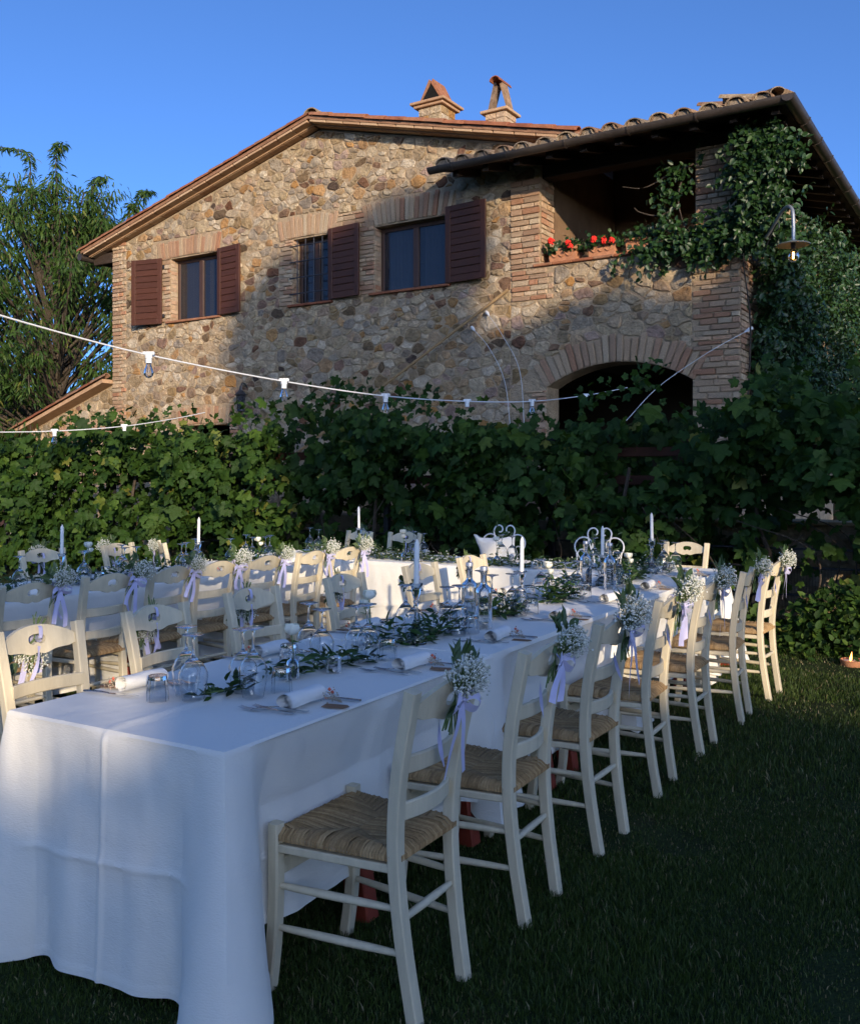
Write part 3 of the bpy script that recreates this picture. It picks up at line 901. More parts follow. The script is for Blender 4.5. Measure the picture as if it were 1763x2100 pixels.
# rafters and beams under it
for i in range(10):
    x = 1.2 + i * .48
    y1 = min(2.9, EF + .1 + ER - x)
    MB().add([(x - .045, EF + .06, lz(.06) - .11), (x + .045, EF + .06, lz(.06) - .11), (x + .045, y1, lz(y1 - EF) - .11), (x - .045, y1, lz(y1 - EF) - .11),
              (x - .045, EF + .06, lz(.06) - .003), (x + .045, EF + .06, lz(.06) - .003), (x + .045, y1, lz(y1 - EF) - .003), (x - .045, y1, lz(y1 - EF) - .003)],
             [(0, 3, 2, 1), (4, 5, 6, 7), (0, 1, 5, 4), (1, 2, 6, 5), (2, 3, 7, 6), (3, 0, 4, 7)]).build('rafter', M['darkwood'], lroof)
for i in range(30):
    y = EF + .5 + i * .48; x0 = ER - .06; x1 = max(3.6, ER - (y - EF)) if y > 0 else ER - (y - EF) + .02
    v = []
    for zo in (-.11, -.003):
        v += [(x1, y - .045, lz(ER - x1) + zo), (x0, y - .045, lz(ER - x0) + zo), (x0, y + .045, lz(ER - x0) + zo), (x1, y + .045, lz(ER - x1) + zo)]
    MB().add(v, [(0, 3, 2, 1), (4, 5, 6, 7), (0, 1, 5, 4), (1, 2, 6, 5), (2, 3, 7, 6), (3, 0, 4, 7)]).build('rafter', M['darkwood'], lroof)
MB().add(*cbox(1.3, XR + .1, .06, .30, 5.722, 5.92, .01)).build('beam', M['darkwood'], lroof)
MB().add(*cbox(XR - .34, XR - .1, 0.302, 13.9, 5.722, 5.9, .01)).build('beam', M['darkwood'], lroof)
# parapet coping
x = 2.1
while x < XR:
    x1 = min(x + .3, XR + .02)
    MB().add(*cbox(x + .003, x1 - .003, -.05, .42, PAR + .002, PAR + .04, .008)).build('coping_tile', M['redtile_obj'], lwall); x = x1

# lean-to with a sloping tiled roof, beside the house
shed = thing('stone_lean_to', 'small stone lean-to with sloping terracotta roof against the house corner', 'outbuilding', HF(-6.81, 0, 0), -HA)
def sz(x): return 3.28 + .325 * x
w = MB(); v = [(-2.6, .05, 0), (-.003, .05, 0), (-.003, .4, 0), (-2.6, .4, 0), (-2.6, .05, sz(-2.6)), (-.003, .05, sz(0)), (-.003, .4, sz(0)), (-2.6, .4, sz(-2.6))]
w.add(v, [(0, 3, 2, 1), (4, 5, 6, 7), (0, 1, 5, 4), (1, 2, 6, 5), (2, 3, 7, 6), (3, 0, 4, 7)]); w.add(*box(-2.6, -2.25, .402, 4, 0, 2.4))
sw = w.build('wall', M['mortar'], shed)
sst = rubble(-2.6, 0, 1.7, 3.3, [(-1.9, -.02, 2.26, 2.62), (-2.6, -2.3, 1.7, 2.35)], [(-.325, 1, 3.28 - .03), (1, 0, -.02), (-1, 0, 2.58)], lambda x, z: z < sz(x) - .03, 41, .1, .19)
for ar, v, f, rn in sst: MB().add([(a, b_ + .05, c_) for a, b_, c_ in v], f, rn).build('stone', M['stone_attr'], sw)
for i in range(20):
    a = -1.9 + i * .094
    put_brick(i, (a + .005, a + .089, .02, .1, 2.27, 2.60 + rt.uniform(-.03, .02), (i - 10) * .012), sw)
for i in range(9): put_brick(i, (-2.6, -2.31 - (i % 2) * .08, .02, .1, 1.72 + i * .072, 1.785 + i * .072, 0), sw)
rf = MB(); v = [(-3.0, -.25, sz(-3.0)), (-.003, -.25, sz(0)), (-.003, 4, sz(0)), (-3.0, 4, sz(-3.0))]
rf.add(v + [(a, b_, c_ + .07) for a, b_, c_ in v], [(0, 3, 2, 1), (4, 5, 6, 7), (0, 1, 5, 4), (1, 2, 6, 5), (2, 3, 7, 6), (3, 0, 4, 7)])
sr = rf.build('roof', M['soffit'], shed)
for i in range(9):
    x = -3.05 + i * .345
    o = mobj('tile', cop, sr, (x, -.22, sz(x) + .085)); o.rotation_euler = (math.atan(.325), 0, -math.pi / 2)

# ------------------------------------------------------------------ unseen trees and hedges added behind the camera, shaped to shade the garden and throw the shadow line on the house
SP_P = Vector((0, 0, 1)).cross(SUN_DIR).normalized()        # horizontal, across the sun's direction
if SP_P.x < 0: SP_P = -SP_P
SP_Q = SUN_DIR.cross(SP_P).normalized()
if SP_Q.z < 0: SP_Q = -SP_Q
def sun_place(p, q, d): return SP_P * p + SP_Q * q + SUN_DIR * d
def leaf_cloud(blobs, per, size, width, rs, fill=.55):
    """leaf faces spread through ellipsoids (centre, radii)"""
    D = []; T = []
    for (c, r), n in zip(blobs, per):
        u = rs.normal(size=(n, 3)); u /= np.linalg.norm(u, axis=1, keepdims=True)
        k = rs.uniform(fill ** 3, 1, n) ** (1 / 3)
        T.append(np.array(c) + u * np.array(r) * k[:, None])
        D.append(u + rs.normal(size=(n, 3)) * .8)
    T = np.concatenate(T); D = np.concatenate(D); n = len(T)
    R = rots(D, None, rs.uniform(0, 6.28, n)) * rs.uniform(.7, 1.25, n)[:, None, None] * size
    tv, tf = lance(width)
    return scatter(tv, tf, R, T, rs.uniform(0, 1, n))
def limb(P, r0, r1, n=7):
    pts = catmull(P, 5)
    return sweep(pts, circ_sec(1, n), (1, 0, .01), [r0 + (r1 - r0) * i / (len(pts) - 1) for i in range(len(pts))])
def blocker_tree(name, label, base, blobs, per, size=.34, seed=1):
    rs = np.random.RandomState(seed)
    t = thing(name, label, 'tree', base, 0, 'unseen trees added to cast shade')
    loc = [((c[0] - base[0], c[1] - base[1], c[2]), r) for c, r in blobs]
    V, F, rn = leaf_cloud(loc, per, size, .55, rs, .2)
    mobj('crown', np_mesh('crown', V, F, M['shade_leaf'], rn), t)
    b = MB()
    for c, r in loc[:1 if len(loc) < 3 else 9]:
        mid = (c[0] * .35, c[1] * .35, c[2] * .55)
        b.add(*limb([(0, 0, 0), (.05, 0, mid[2] * .5), mid, c], .22, .05))
    b.build('trunk', M['bark'], t, 40)
    return t
def sp(p, q, d): return tuple(sun_place(p, q, d))
# an added crown, shaped so that its shadow outline falls across the gable
DT = 27
B1 = [(sp(2.75, 7.05, DT), (.85, 1.0, 1.0)), (sp(3.95, 7.25, DT), (.85, 1.0, 1.08)), (sp(2.72, 5.6, DT), (.85, 1.0, 1.25)), (sp(3.9, 5.6, DT), (1.0, 1.0, 1.3)), (sp(2.9, 3.9, DT), (.85, 1.0, 1.35)), (sp(4.1, 3.9, DT), (1.0, 1.0, 1.35))]
c = sun_place(3.4, 6, DT)
blocker_tree('poplar_blocker', 'unseen tall poplar added behind the viewpoint to shade the gable', (c.x, c.y, 0), B1, (1500, 1500, 1700, 1900, 1700, 1900), .42, 3)
B2 = [(sp(5.9, 4.75, DT), (1.5, 1.2, 1.2)), (sp(8.2, 4.65, DT), (1.9, 1.3, 1.25)), (sp(11.0, 4.7, DT), (2.0, 1.3, 1.3)), (sp(6.0, 3.5, DT), (1.7, 1.2, 1.0)), (sp(8.8, 3.5, DT), (2.2, 1.3, 1.0))]
c = sun_place(7.5, 5, DT)
blocker_tree('broad_oak_blocker', 'unseen broad oak added behind the viewpoint to shade the loggia wing', (c.x, c.y, 0), B2, (2600, 3000, 3200, 2200, 2800), .42, 4)
B3 = [(sp(-.15, 2.15, DT), (.42, .8, .22)), (sp(-.55, 2.2, DT), (.35, .8, .22))]
c = sun_place(-.3, 2.0, DT)
blocker_tree('young_oak_blocker', 'young oak standing in the dip of the evergreen screen', (c.x, c.y, 0), B3, (700, 600), .26, 6)
def blocker_hedge(p0, p1, q1, d, seed, label):
    """an unseen hedge added to block the sun, whose top line is at height q1 of the sun's plane"""
    rs = np.random.RandomState(seed)
    a, b_ = sun_place(p0, 0, d), sun_place(p1, 0, d)
    top = sun_place(0, q1, d).z
    base = (a + b_) / 2; t = thing('evergreen_blocker', label, 'hedge', (base.x, base.y, 0), 0, 'unseen evergreen screens added to cast shade')
    n = int((p1 - p0) * top * 60)
    kx = np.array(b_ - a) / 2 * .97
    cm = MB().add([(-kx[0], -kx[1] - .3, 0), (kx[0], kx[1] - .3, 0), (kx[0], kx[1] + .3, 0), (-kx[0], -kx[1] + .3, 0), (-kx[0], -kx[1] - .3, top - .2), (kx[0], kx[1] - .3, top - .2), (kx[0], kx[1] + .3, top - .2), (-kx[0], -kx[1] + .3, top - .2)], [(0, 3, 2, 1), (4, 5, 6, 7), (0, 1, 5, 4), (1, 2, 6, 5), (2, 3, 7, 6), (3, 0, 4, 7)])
    cm.build('opaque_core', M['bark'], t)  # solid core that stops sun leaking through the added hedge
    k = rs.uniform(0, 1, n)[:, None]; P = np.array(a)[None] * (1 - k) + np.array(b_)[None] * k - np.array(base)[None]
    P[:, 2] = rs.uniform(0, top, n); P[:, 1] += rs.uniform(-.5, .5, n)
    R = rots(rs.normal(size=(n, 3)), None, rs.uniform(0, 6.28, n)) * rs.uniform(.8, 1.3, n)[:, None, None] * .5
    tv, tf = lance(.6)
    V, F, rn = scatter(tv, tf, R, P, rs.uniform(0, 1, n))
    mobj('foliage', np_mesh('foliage', V, F, M['shade_leaf'], rn), t)
    return t
blocker_hedge(-12, -.85, 2.30, DT - 3, 5, 'unseen evergreen screen added to shade the lawn, lower stretch')
blocker_hedge(-.85, .15, 1.08, DT - 3, 6, 'unseen evergreen screen added for shade, with a dip in its top')
blocker_hedge(.15, 1.5, 2.20, DT - 3, 7, 'unseen evergreen screen added for shade, in front of the poplar')
blocker_hedge(1.5, 2.4, 1.85, DT - 3, 8, 'unseen evergreen screen added for shade, between poplar and oak')
blocker_hedge(2.4, 3.0, 1.45, DT - 3, 9, 'unseen low evergreen screen added for shade, in front of the broad oak')
blocker_hedge(3.0, 14, 1.05, DT - 3, 10, 'unseen low evergreen screen added for shade, beyond the broad oak')

# ------------------------------------------------------------------ tree beside the house: long drooping leaves
def droop_tree(name, label, base, H, R, nsh, seed, leaf=.24, per=46, group=None):
    rs = np.random.RandomState(seed); rd = random.Random(seed)
    t = thing(name, label, 'tree', base, 0, group)
    tr = MB(); tops = []
    tr.add(*limb([(0, 0, 0), (.1, 0, H * .25), (-.05, .1, H * .5), (.05, 0, H * .8)], .17, .05, 8))
    T = []; D = []
    for i in range(nsh):
        a = rd.uniform(0, 6.283); z = H * rd.uniform(.16, .93); k = math.sin(min(1, (1.04 - z / H) * 1.5 + .12) * 1.57)
        rr = R * k * rd.uniform(.55, 1.05)
        s = Vector((.1 * math.cos(a), .1 * math.sin(a), z * rd.uniform(.6, .85)))
        e = Vector((rr * math.cos(a), rr * math.sin(a), z + rd.uniform(.0, .25) * H * .3))
        m = s.lerp(e, .55) + Vector((0, 0, .25 * rd.random()))
        P = catmull([s, m, e, e + Vector((math.cos(a) * .15, math.sin(a) * .15, rd.uniform(-.15, .35)))], 6)
        tr.add(*sweep(P, circ_sec(1, 5), (0, .01, 1), [.03 * (1 - j / len(P)) + .006 for j in range(len(P))]))
        for j in range(per):
            q = rd.uniform(.3, 1.0) ** .8 * (len(P) - 1); i0 = min(int(q), len(P) - 2); p = P[i0].lerp(P[i0 + 1], q - i0)
            ph = rd.uniform(0, 6.283); sp_ = rd.uniform(.05, .38)
            off = Vector((math.cos(ph) * sp_, math.sin(ph) * sp_, rd.uniform(-.18, .12)))
            T.append(p + off); D.append((math.cos(ph) * rd.uniform(.3, 1), math.sin(ph) * rd.uniform(.3, 1), rd.uniform(-1.1, -.1)))
    for (tx, tz, bend) in SHOOTS.get(name, ()):      # long shoots that stand out of the crown
        P = catmull([(0, 0, 5.2), (tx * .5, -.3, tz - 1.9), (tx * .85, -.4, tz - .9), (tx, -.4, tz - .2), (tx + bend, -.4, tz)], 8)
        tr.add(*sweep(P, circ_sec(1, 5), (0, 1, .01), [.022 * (1 - j / len(P)) + .005 for j in range(len(P))]))
        for j in range(300):
            q = rd.uniform(.35, 1.0) * (len(P) - 1); i0 = min(int(q), len(P) - 2); p = P[i0].lerp(P[i0 + 1], q - i0)
            ph = rd.uniform(0, 6.283); sp_ = rd.uniform(.0, .10)
            T.append(p + Vector((math.cos(ph) * sp_, math.sin(ph) * sp_, 0))); D.append((math.cos(ph) * .8, math.sin(ph) * .8, rd.uniform(-1.0, .1)))
    T = np.array([tuple(p) for p in T]); D = np.array(D); n = len(T)
    Rm = rots(D, None, rs.uniform(-1, 1, n)) * rs.uniform(.6, 1.15, n)[:, None, None] * leaf
    tv = [(0, 0, 0), (-.10, .3, .05), (.10, .3, .05), (-.085, .65, -.06), (.085, .65, -.06), (0, 1, -.35)]
    tf = [(0, 2, 1), (1, 2, 4), (1, 4, 3), (3, 4, 5)]
    V, F, rn = scatter(tv, tf, Rm, T, rs.uniform(0, 1, n))
    mobj('crown', np_mesh('crown', V, F, M['locust'], rn), t)
    tr.build('trunk', M['bark'], t, 50)
    return t
SHOOTS = {'acacia_tree': [(-.55, 8.9, -.9), (.12, 8.95, .15), (.95, 8.2, .25), (-1.3, 8.6, -.6), (1.75, 7.6, .1), (-.2, 8.0, -.8), (1.2, 7.2, .6), (-1.6, 7.2, -.5), (2.0, 7.9, .15)]}
Y = 21.5
droop_tree('acacia_tree', 'feathery green tree with drooping leaves growing behind the lean-to', ((120 - 881) / 1938 * Y, Y, 0), 8.0, 2.6, 300, 12, .18, 125)
droop_tree('orchard_tree', 'darker leafy tree standing further off beyond the lean-to roof', ((-40 - 881) / 1938 * 27, 27, 0), 5.2, 2.6, 90, 13, .22, 90)
droop_tree('orchard_tree', 'low bushy tree far off beside the pale building', ((20 - 881) / 1938 * 33, 33, 0), 4.6, 2.4, 80, 14, .22, 90)
# pale building far off with a small pergola
fb = thing('pale_building', 'small pale plastered building far off behind the vine hedge', 'building', ((-30 - 881) / 1938 * 24, 24, 0), -.5)
MB().add(*cbox(-3, 1.0, 0, 3, 0, 2.95, .02)).build('wall', vmat('pale_plaster', one((.45, .40, .32), .05), 'obj', .9, 3, .15, .1, 30, .1), fb)
rfm = MB(); rfm.add([(-3.3, -.4, 2.9), (1.3, -.4, 2.9), (1.3, 3.3, 3.3), (-3.3, 3.3, 3.3), (-3.3, -.4, 3.0), (1.3, -.4, 3.0), (1.3, 3.3, 3.4), (-3.3, 3.3, 3.4)],
        [(0, 3, 2, 1), (4, 5, 6, 7), (0, 1, 5, 4), (1, 2, 6, 5), (2, 3, 7, 6), (3, 0, 4, 7)]); rfm.build('roof', M['redtile_obj'], fb)
MB().add(*cbox(.1, .8, -.03, .0, 0, 2.1, .01)).build('door', M['frame'], fb)

# ------------------------------------------------------------------ vine on the pergola, right across the back of the lawn
VY = 7.15      # front plane of the vine in the table frame
TOP = [(-13, 2.1), (-11, 2.15), (-9, 2.2), (-8, 2.18), (-6.6, 2.12), (-5.6, 2.30), (-4.8, 2.40), (-4.2, 2.36), (-3.4, 2.14), (-2.6, 2.02), (-2.1, 2.02), (-1.7, 2.20), (-1.2, 2.38), (-.6, 2.26), (-.2, 2.32),
       (.1, 2.42), (.45, 2.26), (.8, 2.15), (2, 2.1), (4, 2.05)]
def top_at(x): return float(np.interp(x, [a for a, b_ in TOP], [b_ for a, b_ in TOP]))
def bot_at(x): return float(np.interp(x, [-13, -5.2, -4.2, -3.2, -2.2, -1, 0.0, .5, 4], [.1, .15, .40, .45, .35, .3, .45, .6, .35]))
rv = np.random.RandomState(77); rdv = random.Random(77)
vine = thing('grapevine_hedge', 'dense leafy grapevine trained along a fence behind the tables', 'vine', T0 + TR @ Vector((-4, VY, 0)), -TA)
leafT = []; leafD = []; leafS = []
n_try = 0
while len(leafT) < 15000:
    x = rdv.uniform(-12.5, 3.6)
    if rdv.random() > min(1, (14 + x) / 14 + .45): pass
    zt, zb = top_at(x), bot_at(x)
    lump = .16 * math.sin(x * 2.1 + 1) + .12 * math.sin(x * 5.3) + .05 * math.sin(x * 11)
    z = zb + (zt - .08 + lump * .6 - zb) * (1 - rdv.random() ** 1.15)
    z += rdv.uniform(-.07, .07)
    # holes in the skirt of the vine
    hole = math.sin(x * 3.3 + z * 2.0) + math.sin(x * 1.3 - z * 4.1 + 1.0) + .6 * math.sin(x * 7.7 + z * 6.0)
    low = (z - zb) / (zt - zb)
    if x > -6 and low < .35 and hole > .2 + low * 3: continue
    if .0 < x < .85 and .5 < z < 1.2 and rdv.random() < .8: continue
    front = .30 * math.sin(x * 1.7 + z * 2.2) + .16 * math.sin(x * 4.7 - z * 3.1) + .08 * math.sin(x * 9 + z * 8)
    dark = math.sin(x * 2.7 + 2.1 * math.sin(z * 2.3)) + math.sin(z * 5.1 + x * 1.9 + 1.7 * math.sin(x * 3.1)) + .5 * math.sin(x * 9.3 - z * 7.7)
    dep = rdv.random() ** 1.6
    y = -.12 + front * .8 + dep * 1.0 + (.55 if dark > .75 else 0)
    if dark > 1.25 and rdv.random() < .7: continue
    if z > zt - .12: y = rdv.uniform(-.35, 1.2)
    leafT.append((x + 4, y, z))
    leafD.append((rdv.gauss(0, .8), -.45 + rdv.gauss(0, .5), -.7 + rdv.gauss(0, .5)))
    leafS.append(.055 + .135 * rdv.random() ** 1.2)
# stray shoots that rise above the top
for k in range(60):
    x = rdv.uniform(-10, 1.2); z = top_at(x); h = rdv.uniform(.1, .32)
    for j in range(9):
        leafT.append((x + 4 + rdv.uniform(-.08, .08) + j * .012, rdv.uniform(-.2, .4), z + h * j / 8)); leafD.append((rdv.gauss(0, .8), -.4, rdv.uniform(-.6, .6))); leafS.append(rdv.uniform(.05, .11))
LT = np.array(leafT); LD = np.array(leafD); LS = np.array(leafS)
faceup = np.stack([rv.normal(0, .55, len(LT)), -.8 + rv.normal(0, .5, len(LT)), .55 + rv.normal(0, .5, len(LT))], 1)
RR = rots(LD, faceup, rv.normal(0, .35, len(LT)))
RR = RR * LS[:, None, None]
RR[:, :, 2] *= rv.uniform(.5, 2.6, len(LT))[:, None]; RR[:, :, 0] *= rv.uniform(.8, 1.15, len(LT))[:, None]
rn = np.clip(rv.normal(.42, .22, len(LT)) + (rv.uniform(0, 1, len(LT)) > .95) * .4, 0, 1)
score = LS - (LT[:, 1] > .1) * .2 - (np.abs(LT[:, 0] - 4 + 4) > 8) * .05
own_idx = np.argsort(-score)[:290]; mask = np.ones(len(LT), bool); mask[own_idx] = False
V, F, r_ = scatter(VINE_V, VINE_T, RR[mask], LT[mask], rn[mask])
fo = mobj('foliage', np_mesh('foliage', V, F, M['vine_attr'], r_), vine); fo["kind"] = "stuff"
lm = MB().add(VINE_V, VINE_T).mesh('leaf', M['vine_obj'])
for i in own_idx:
    o = mobj('leaf', lm, vine); mm = Matrix([list(RR[i][k]) + [LT[i][k]] for k in range(3)] + [[0, 0, 0, 1]]); o.matrix_local = mm
# stems, posts, wires and rails of the pergola
for x in (-11, -8.6, -6.4, -4.5, -2.9, -1.4, -.05, 1.3, 2.6):
    jj = [(x + 4 + rdv.uniform(-.06, .06), .35 + rdv.uniform(-.08, .08), z) for z in (0, .35, .7, 1.1, 1.6)]
    MB().add(*limb(jj, .035, .018, 6)).build('stem', M['bark'], vine, 50)
for k in range(16):
    x = rdv.uniform(-5.5, 2.2)
    P = [(x + 4, .25, rdv.uniform(.1, .6)), (x + 4 + rdv.uniform(-.5, .5), .15, rdv.uniform(.6, 1.0)), (x + 4 + rdv.uniform(-.9, .9), .05, rdv.uniform(.9, 1.4))]
    MB().add(*limb(P, .010, .004, 5)).build('tendril', M['bark'], vine, 50)
M['redwood'] = vmat('red_brown_rail', one((.05, .018, .010), .1), 'obj', .7, 6, .3, .2, 30, .25)
fence = thing('vine_fence', 'dark post and wire fence with red-brown rails inside the vine', 'fence', T0 + TR @ Vector((-4, VY + .75, 0)), -TA)
for x in (-12, -9.5, -7, -4.6, -2.4, -.2, 1.0, 2.4):
    MB().add(*cbox(x + 4 - .035, x + 4 + .035, -.035, .035, 0, 1.95, .005)).build('post', M['iron'], fence)
for z in (.35, .62, .80): MB().add(*sweep([(-8, -.045, z), (7.5, -.045, z)], circ_sec(.012, 6), (0, 0, 1))).build('wire_rail', M['iron'], fence)
for z in (1.42, 1.72): MB().add(*cbox(-8, 7.5, -.08, -.045, z, z + .10, .006)).build('rail', M['redwood'], fence)
wm = MB()
for k in range(150):
    x = 3.0 + k * .028
    wm.add(*sweep([(x, -.045, .02), (x, -.045, .62)], circ_sec(.0016, 3)))
o = wm.build('wire_mesh', M['iron'], fence); o["kind"] = "stuff"
# low stone terrace wall behind the vine, with a step of paving
terr = thing('terrace_wall', 'low ochre stone wall catching sun behind the vine fence', 'wall', T0 + TR @ Vector((0, 8.55, 0)), -TA)
tw = MB().add(*cbox(-9, 4.5, 0, .4, 0, 1.0, .02)).build('wall_core', M['mortar'], terr)
for ar, v, f, rn_ in rubble(-1.2, 3.2, 0.02, 1.0, [], [(0, 1, .99), (0, -1, 0)], lambda x, z: True, 51, .1, .19):
    MB().add(v, f, rn_ * .6).build('stone', M['stone_attr'], terr)
for k in range(16): MB().add(*cbox(-2 + k * .4 + .004, -2 + k * .4 + .396, -.06, .44, 1.002, 1.045, .008)).build('coping_stone', M['plaster'], terr)
ter = MB().add(*box(-9, 4.5, .45, 5.0, .0, .6)); tag(ter.build('terrace', M['plaster']), kind='structure').location = (0, 0, 0)
to = bpy.data.objects['terrace']; to.location = T0 + TR @ Vector((0, 8.55, 0)); to.rotation_euler = (0, 0, -TA)
pl = thing('timber_post', 'pale timber post standing on the terrace behind the vine', 'post', T0 + TR @ Vector((.45, 9.0, .6)), -TA)
MB().add(*cbox(-.06, .06, -.06, .06, 0, .62, .006)).build('shaft', M['bamboo'], pl)
MB().add(*cbox(-.075, .075, -.075, .075, .622, .66, .006)).build('cap', M['bamboo'], pl)

# ------------------------------------------------------------------ jasmine over the loggia corner
rj = np.random.RandomState(5)
jas = thing('star_jasmine', 'glossy dark climbing jasmine covering the loggia corner and side wall', 'climber', H0, -HA)
def jas_pts():
    T = []; N = []
    def put(n, fx, keep=None):
        c = 0
        while c < n:
            p, nn = fx()
            if keep and not keep(*p): continue
            T.append(p); N.append(nn); c += 1
    u = rj.uniform
    def side():          # side wall
        y = .35 + 11.5 * u(0, 1) ** 1.35; z = u(.25, 1) ** .8 * (float(np.interp(y, [0, 2.2, 3.6, 12], [4.65, 4.75, 5.45, 5.6])) + .18 * math.sin(y * 3) + .10 * math.sin(y * 9)); bul = .38 + .22 * math.sin(y * 1.9 + z * 1.3) + .12 * math.sin(y * 4.3 - z * 3.2)
        return (XR + .06 + u(.0, 1) ** .6 * max(.12, bul), y, z), (1, -.15, .2)
    put(36000, side, lambda x, y, z: not (y < .30 + .25 * math.sin(z * 2.2) ** 2 * .6 and z < 4.1 and x < XR + .5 and u(0, 1) < .93))
    def strand(p, d, n, step, nn, sway=.5, spread=.035, grav=-.05):
        p = Vector(p); d = Vector(d).normalized()
        for _ in range(n):
            d = (d + Vector((rj.normal() * sway * .4, rj.normal() * .06, rj.normal() * sway * .4 + grav))).normalized(); p = p + d * step
            if p.y < -.5: p.y = -.5
            T.append((p.x + u(-spread, spread), p.y + u(-spread, spread), p.z + u(-spread, spread))); N.append(nn)
    for k in range(140):      # mass over the parapet corner
        x = 5.30 - 1.5 * u(0, 1) ** 1.5
        strand((x, -.10 - u(0, .16), u(4.42, 4.55) + .16 * max(0, x - 3.8) * u(0, 1.6)), (u(-.8, .9), 0, u(-.6, .25)), int(u(12, 26)), .019, (.1, -1, .3), .35)
    for k in range(140):       # up the outer edge of the corner pillar to the gutter
        z = u(4.5, 5.6); x = u(5.02, 5.36)
        strand((x, -.12 - u(0, .3), z), (u(-.15, .4), 0, u(-.4, 1)), int(u(12, 26)), .017, (.3, -1, .2), .25)
    for k in range(62):       # tuft under the gutter
        strand((u(5.05, 5.55), -.3 - u(0, .3), u(5.35, 5.72)), (u(-.6, .8), 0, u(-.9, .2)), int(u(14, 28)), .019, (.2, -1, .1), .35)
    for k in range(11):       # sprays on the inner edge of the pillar and hanging in the opening
        strand((u(4.22, 4.42), -.1, u(4.6, 5.6)), (u(-.9, .4), 0, u(-.8, .5)), int(u(14, 30)), .022, (0, -1, .3), .5, .03)
    for st_, dd, nn_ in (((4.35, -.1, 5.50), (-1, 0, -.15), 36), ((4.30, -.1, 5.45), (-.3, 0, -1), 40), ((4.25, -.12, 5.0), (-1, 0, -.2), 30), ((5.4, -.3, 5.5), (.5, 0, -1), 26), ((3.7, -.1, 4.5), (-1, 0, .1), 22)):
        strand(st_, dd, nn_, .024, (0, -1, .3), .3, .03)
    for k in range(120):      # loose ends along the side wall edge and its top
        if k % 2: strand((XR + u(.1, .4), u(.3, .8), u(2.0, 4.7)), (u(-.4, .5), -1, u(-.3, .5)), int(u(8, 22)), .024, (1, -.4, .2))
        else: strand((XR + u(.1, .5), u(.4, 8), u(4.5, 5.2)), (u(-.3, .6), u(-1, 1), 1), int(u(8, 22)), .024, (1, -.3, .4))
    return np.array(T), np.array(N)
JT, JN = jas_pts(); n = len(JT)
JD = rj.normal(size=(n, 3)) * .6 + np.array([0, -.1, -.45])
JR = rots(JD, JN + rj.normal(size=(n, 3)) * .45) * rj.uniform(.06, .105, n)[:, None, None]
tv, tf = lance(.55)
V, F, r_ = scatter(tv, tf, JR, JT, rj.beta(1.6, 2.2, n) * .97 + (rj.uniform(0, 1, n) > .992) * .05)
o = mobj('foliage', np_mesh('foliage', V, F, M['jasmine'], np.clip(r_, 0, 1)), jas); o["kind"] = "stuff"
st = MB()
for P in ([(5.05, -.06, 2.2), (5.1, -.08, 3.4), (5.0, -.1, 4.4), (5.1, -.15, 5.2), (5.25, -.3, 5.7)], [(4.9, -.08, 4.5), (4.4, -.1, 4.6), (3.8, -.1, 4.55)], [(4.4, -.1, 5.5), (4.1, -.1, 5.42), (3.75, -.1, 5.30), (3.45, -.1, 5.36)],
          [(4.3, -.1, 5.5), (4.2, -.1, 5.1), (4.28, -.1, 4.7)], [(4.2, -.1, 4.98), (3.95, -.12, 4.90), (3.70, -.12, 4.98), (3.62, -.12, 5.05)]):
    MB().add(*limb(P, .012, .005, 5)).build('stem', M['bark'], jas, 50)

# wall lamp with a curved arm over the jasmine
LDX, LDZ = .2, -.33
M['galv'] = vmat('galvanised_tube', one((.30, .31, .32), .05), 'obj', .38, 10, .15, 0, 30, .5, metallic=.5)
lamp = thing('swan_neck_lamp', 'grey metal swan-neck wall lamp with flat enamel shade and lit bulb', 'lamp', HF(XR + .18, 0, -.32), -HA)
lx, ly = .0, 0
arm = catmull([(.02, -.02, 4.62), (.25, -.28, 4.80), (.42, -.52, 4.93), (.52, -.66, 4.95), (.585, -.74, 4.88), (.60, -.76, 4.74), (.60, -.76, 4.52)], 8)
MB().add(*sweep(arm, circ_sec(.020, 10), (1, 1, .3))).build('arm', M['galv'], lamp, 40)
MB().add(*sweep(catmull([(.06, -.05, 4.42), (.22, -.27, 4.68), (.36, -.46, 4.82), (.39, -.5, 4.76), (.35, -.45, 4.74)], 6), circ_sec(.008, 6), (1, 1, .3))).build('scroll_brace', M['iron'], lamp, 40)
sh = lathe([(.025, 4.53), (.06, 4.515), (.17, 4.485), (.185, 4.478), (.183, 4.470), (.16, 4.474), (.05, 4.497), (.028, 4.50)], 28)
MB().add([(a + .60, b_ - .76, c_) for a, b_, c_ in sh[0]], sh[1]).build('shade', vmat('lamp_enamel', one((.34, .30, .22), .05), 'obj', .4, 6, .1, 0, 30, .4), lamp, 40)
so = lathe([(.024, 4.50), (.026, 4.48), (.024, 4.44), (.018, 4.43)], 14)
MB().add([(a + .60, b_ - .76, c_) for a, b_, c_ in so[0]], so[1]).build('socket', M['iron'], lamp, 40)
bp_ = [(.014, 4.435), (.024, 4.42), (.05, 4.39), (.062, 4.355), (.062, 4.335), (.05, 4.30), (.025, 4.278), (.002, 4.272)]
bl = lathe(bp_ + [(max(.001, r - .003), z) for r, z in bp_[::-1]], 22)
MB().add([(a + .60, b_ - .76, c_) for a, b_, c_ in bl[0]], bl[1]).build('bulb', M['amber'], lamp, True)
fl = lathe([(.008, 4.395), (.010, 4.39), (.010, 4.32), (.006, 4.315)], 10)
MB().add([(a + .60, b_ - .76, c_) for a, b_, c_ in fl[0]], fl[1]).build('filament', M['filament'], lamp)
ip = lathe([(.0, 0), (.05, 0), (.05, .02), (.0, .02)], 14)
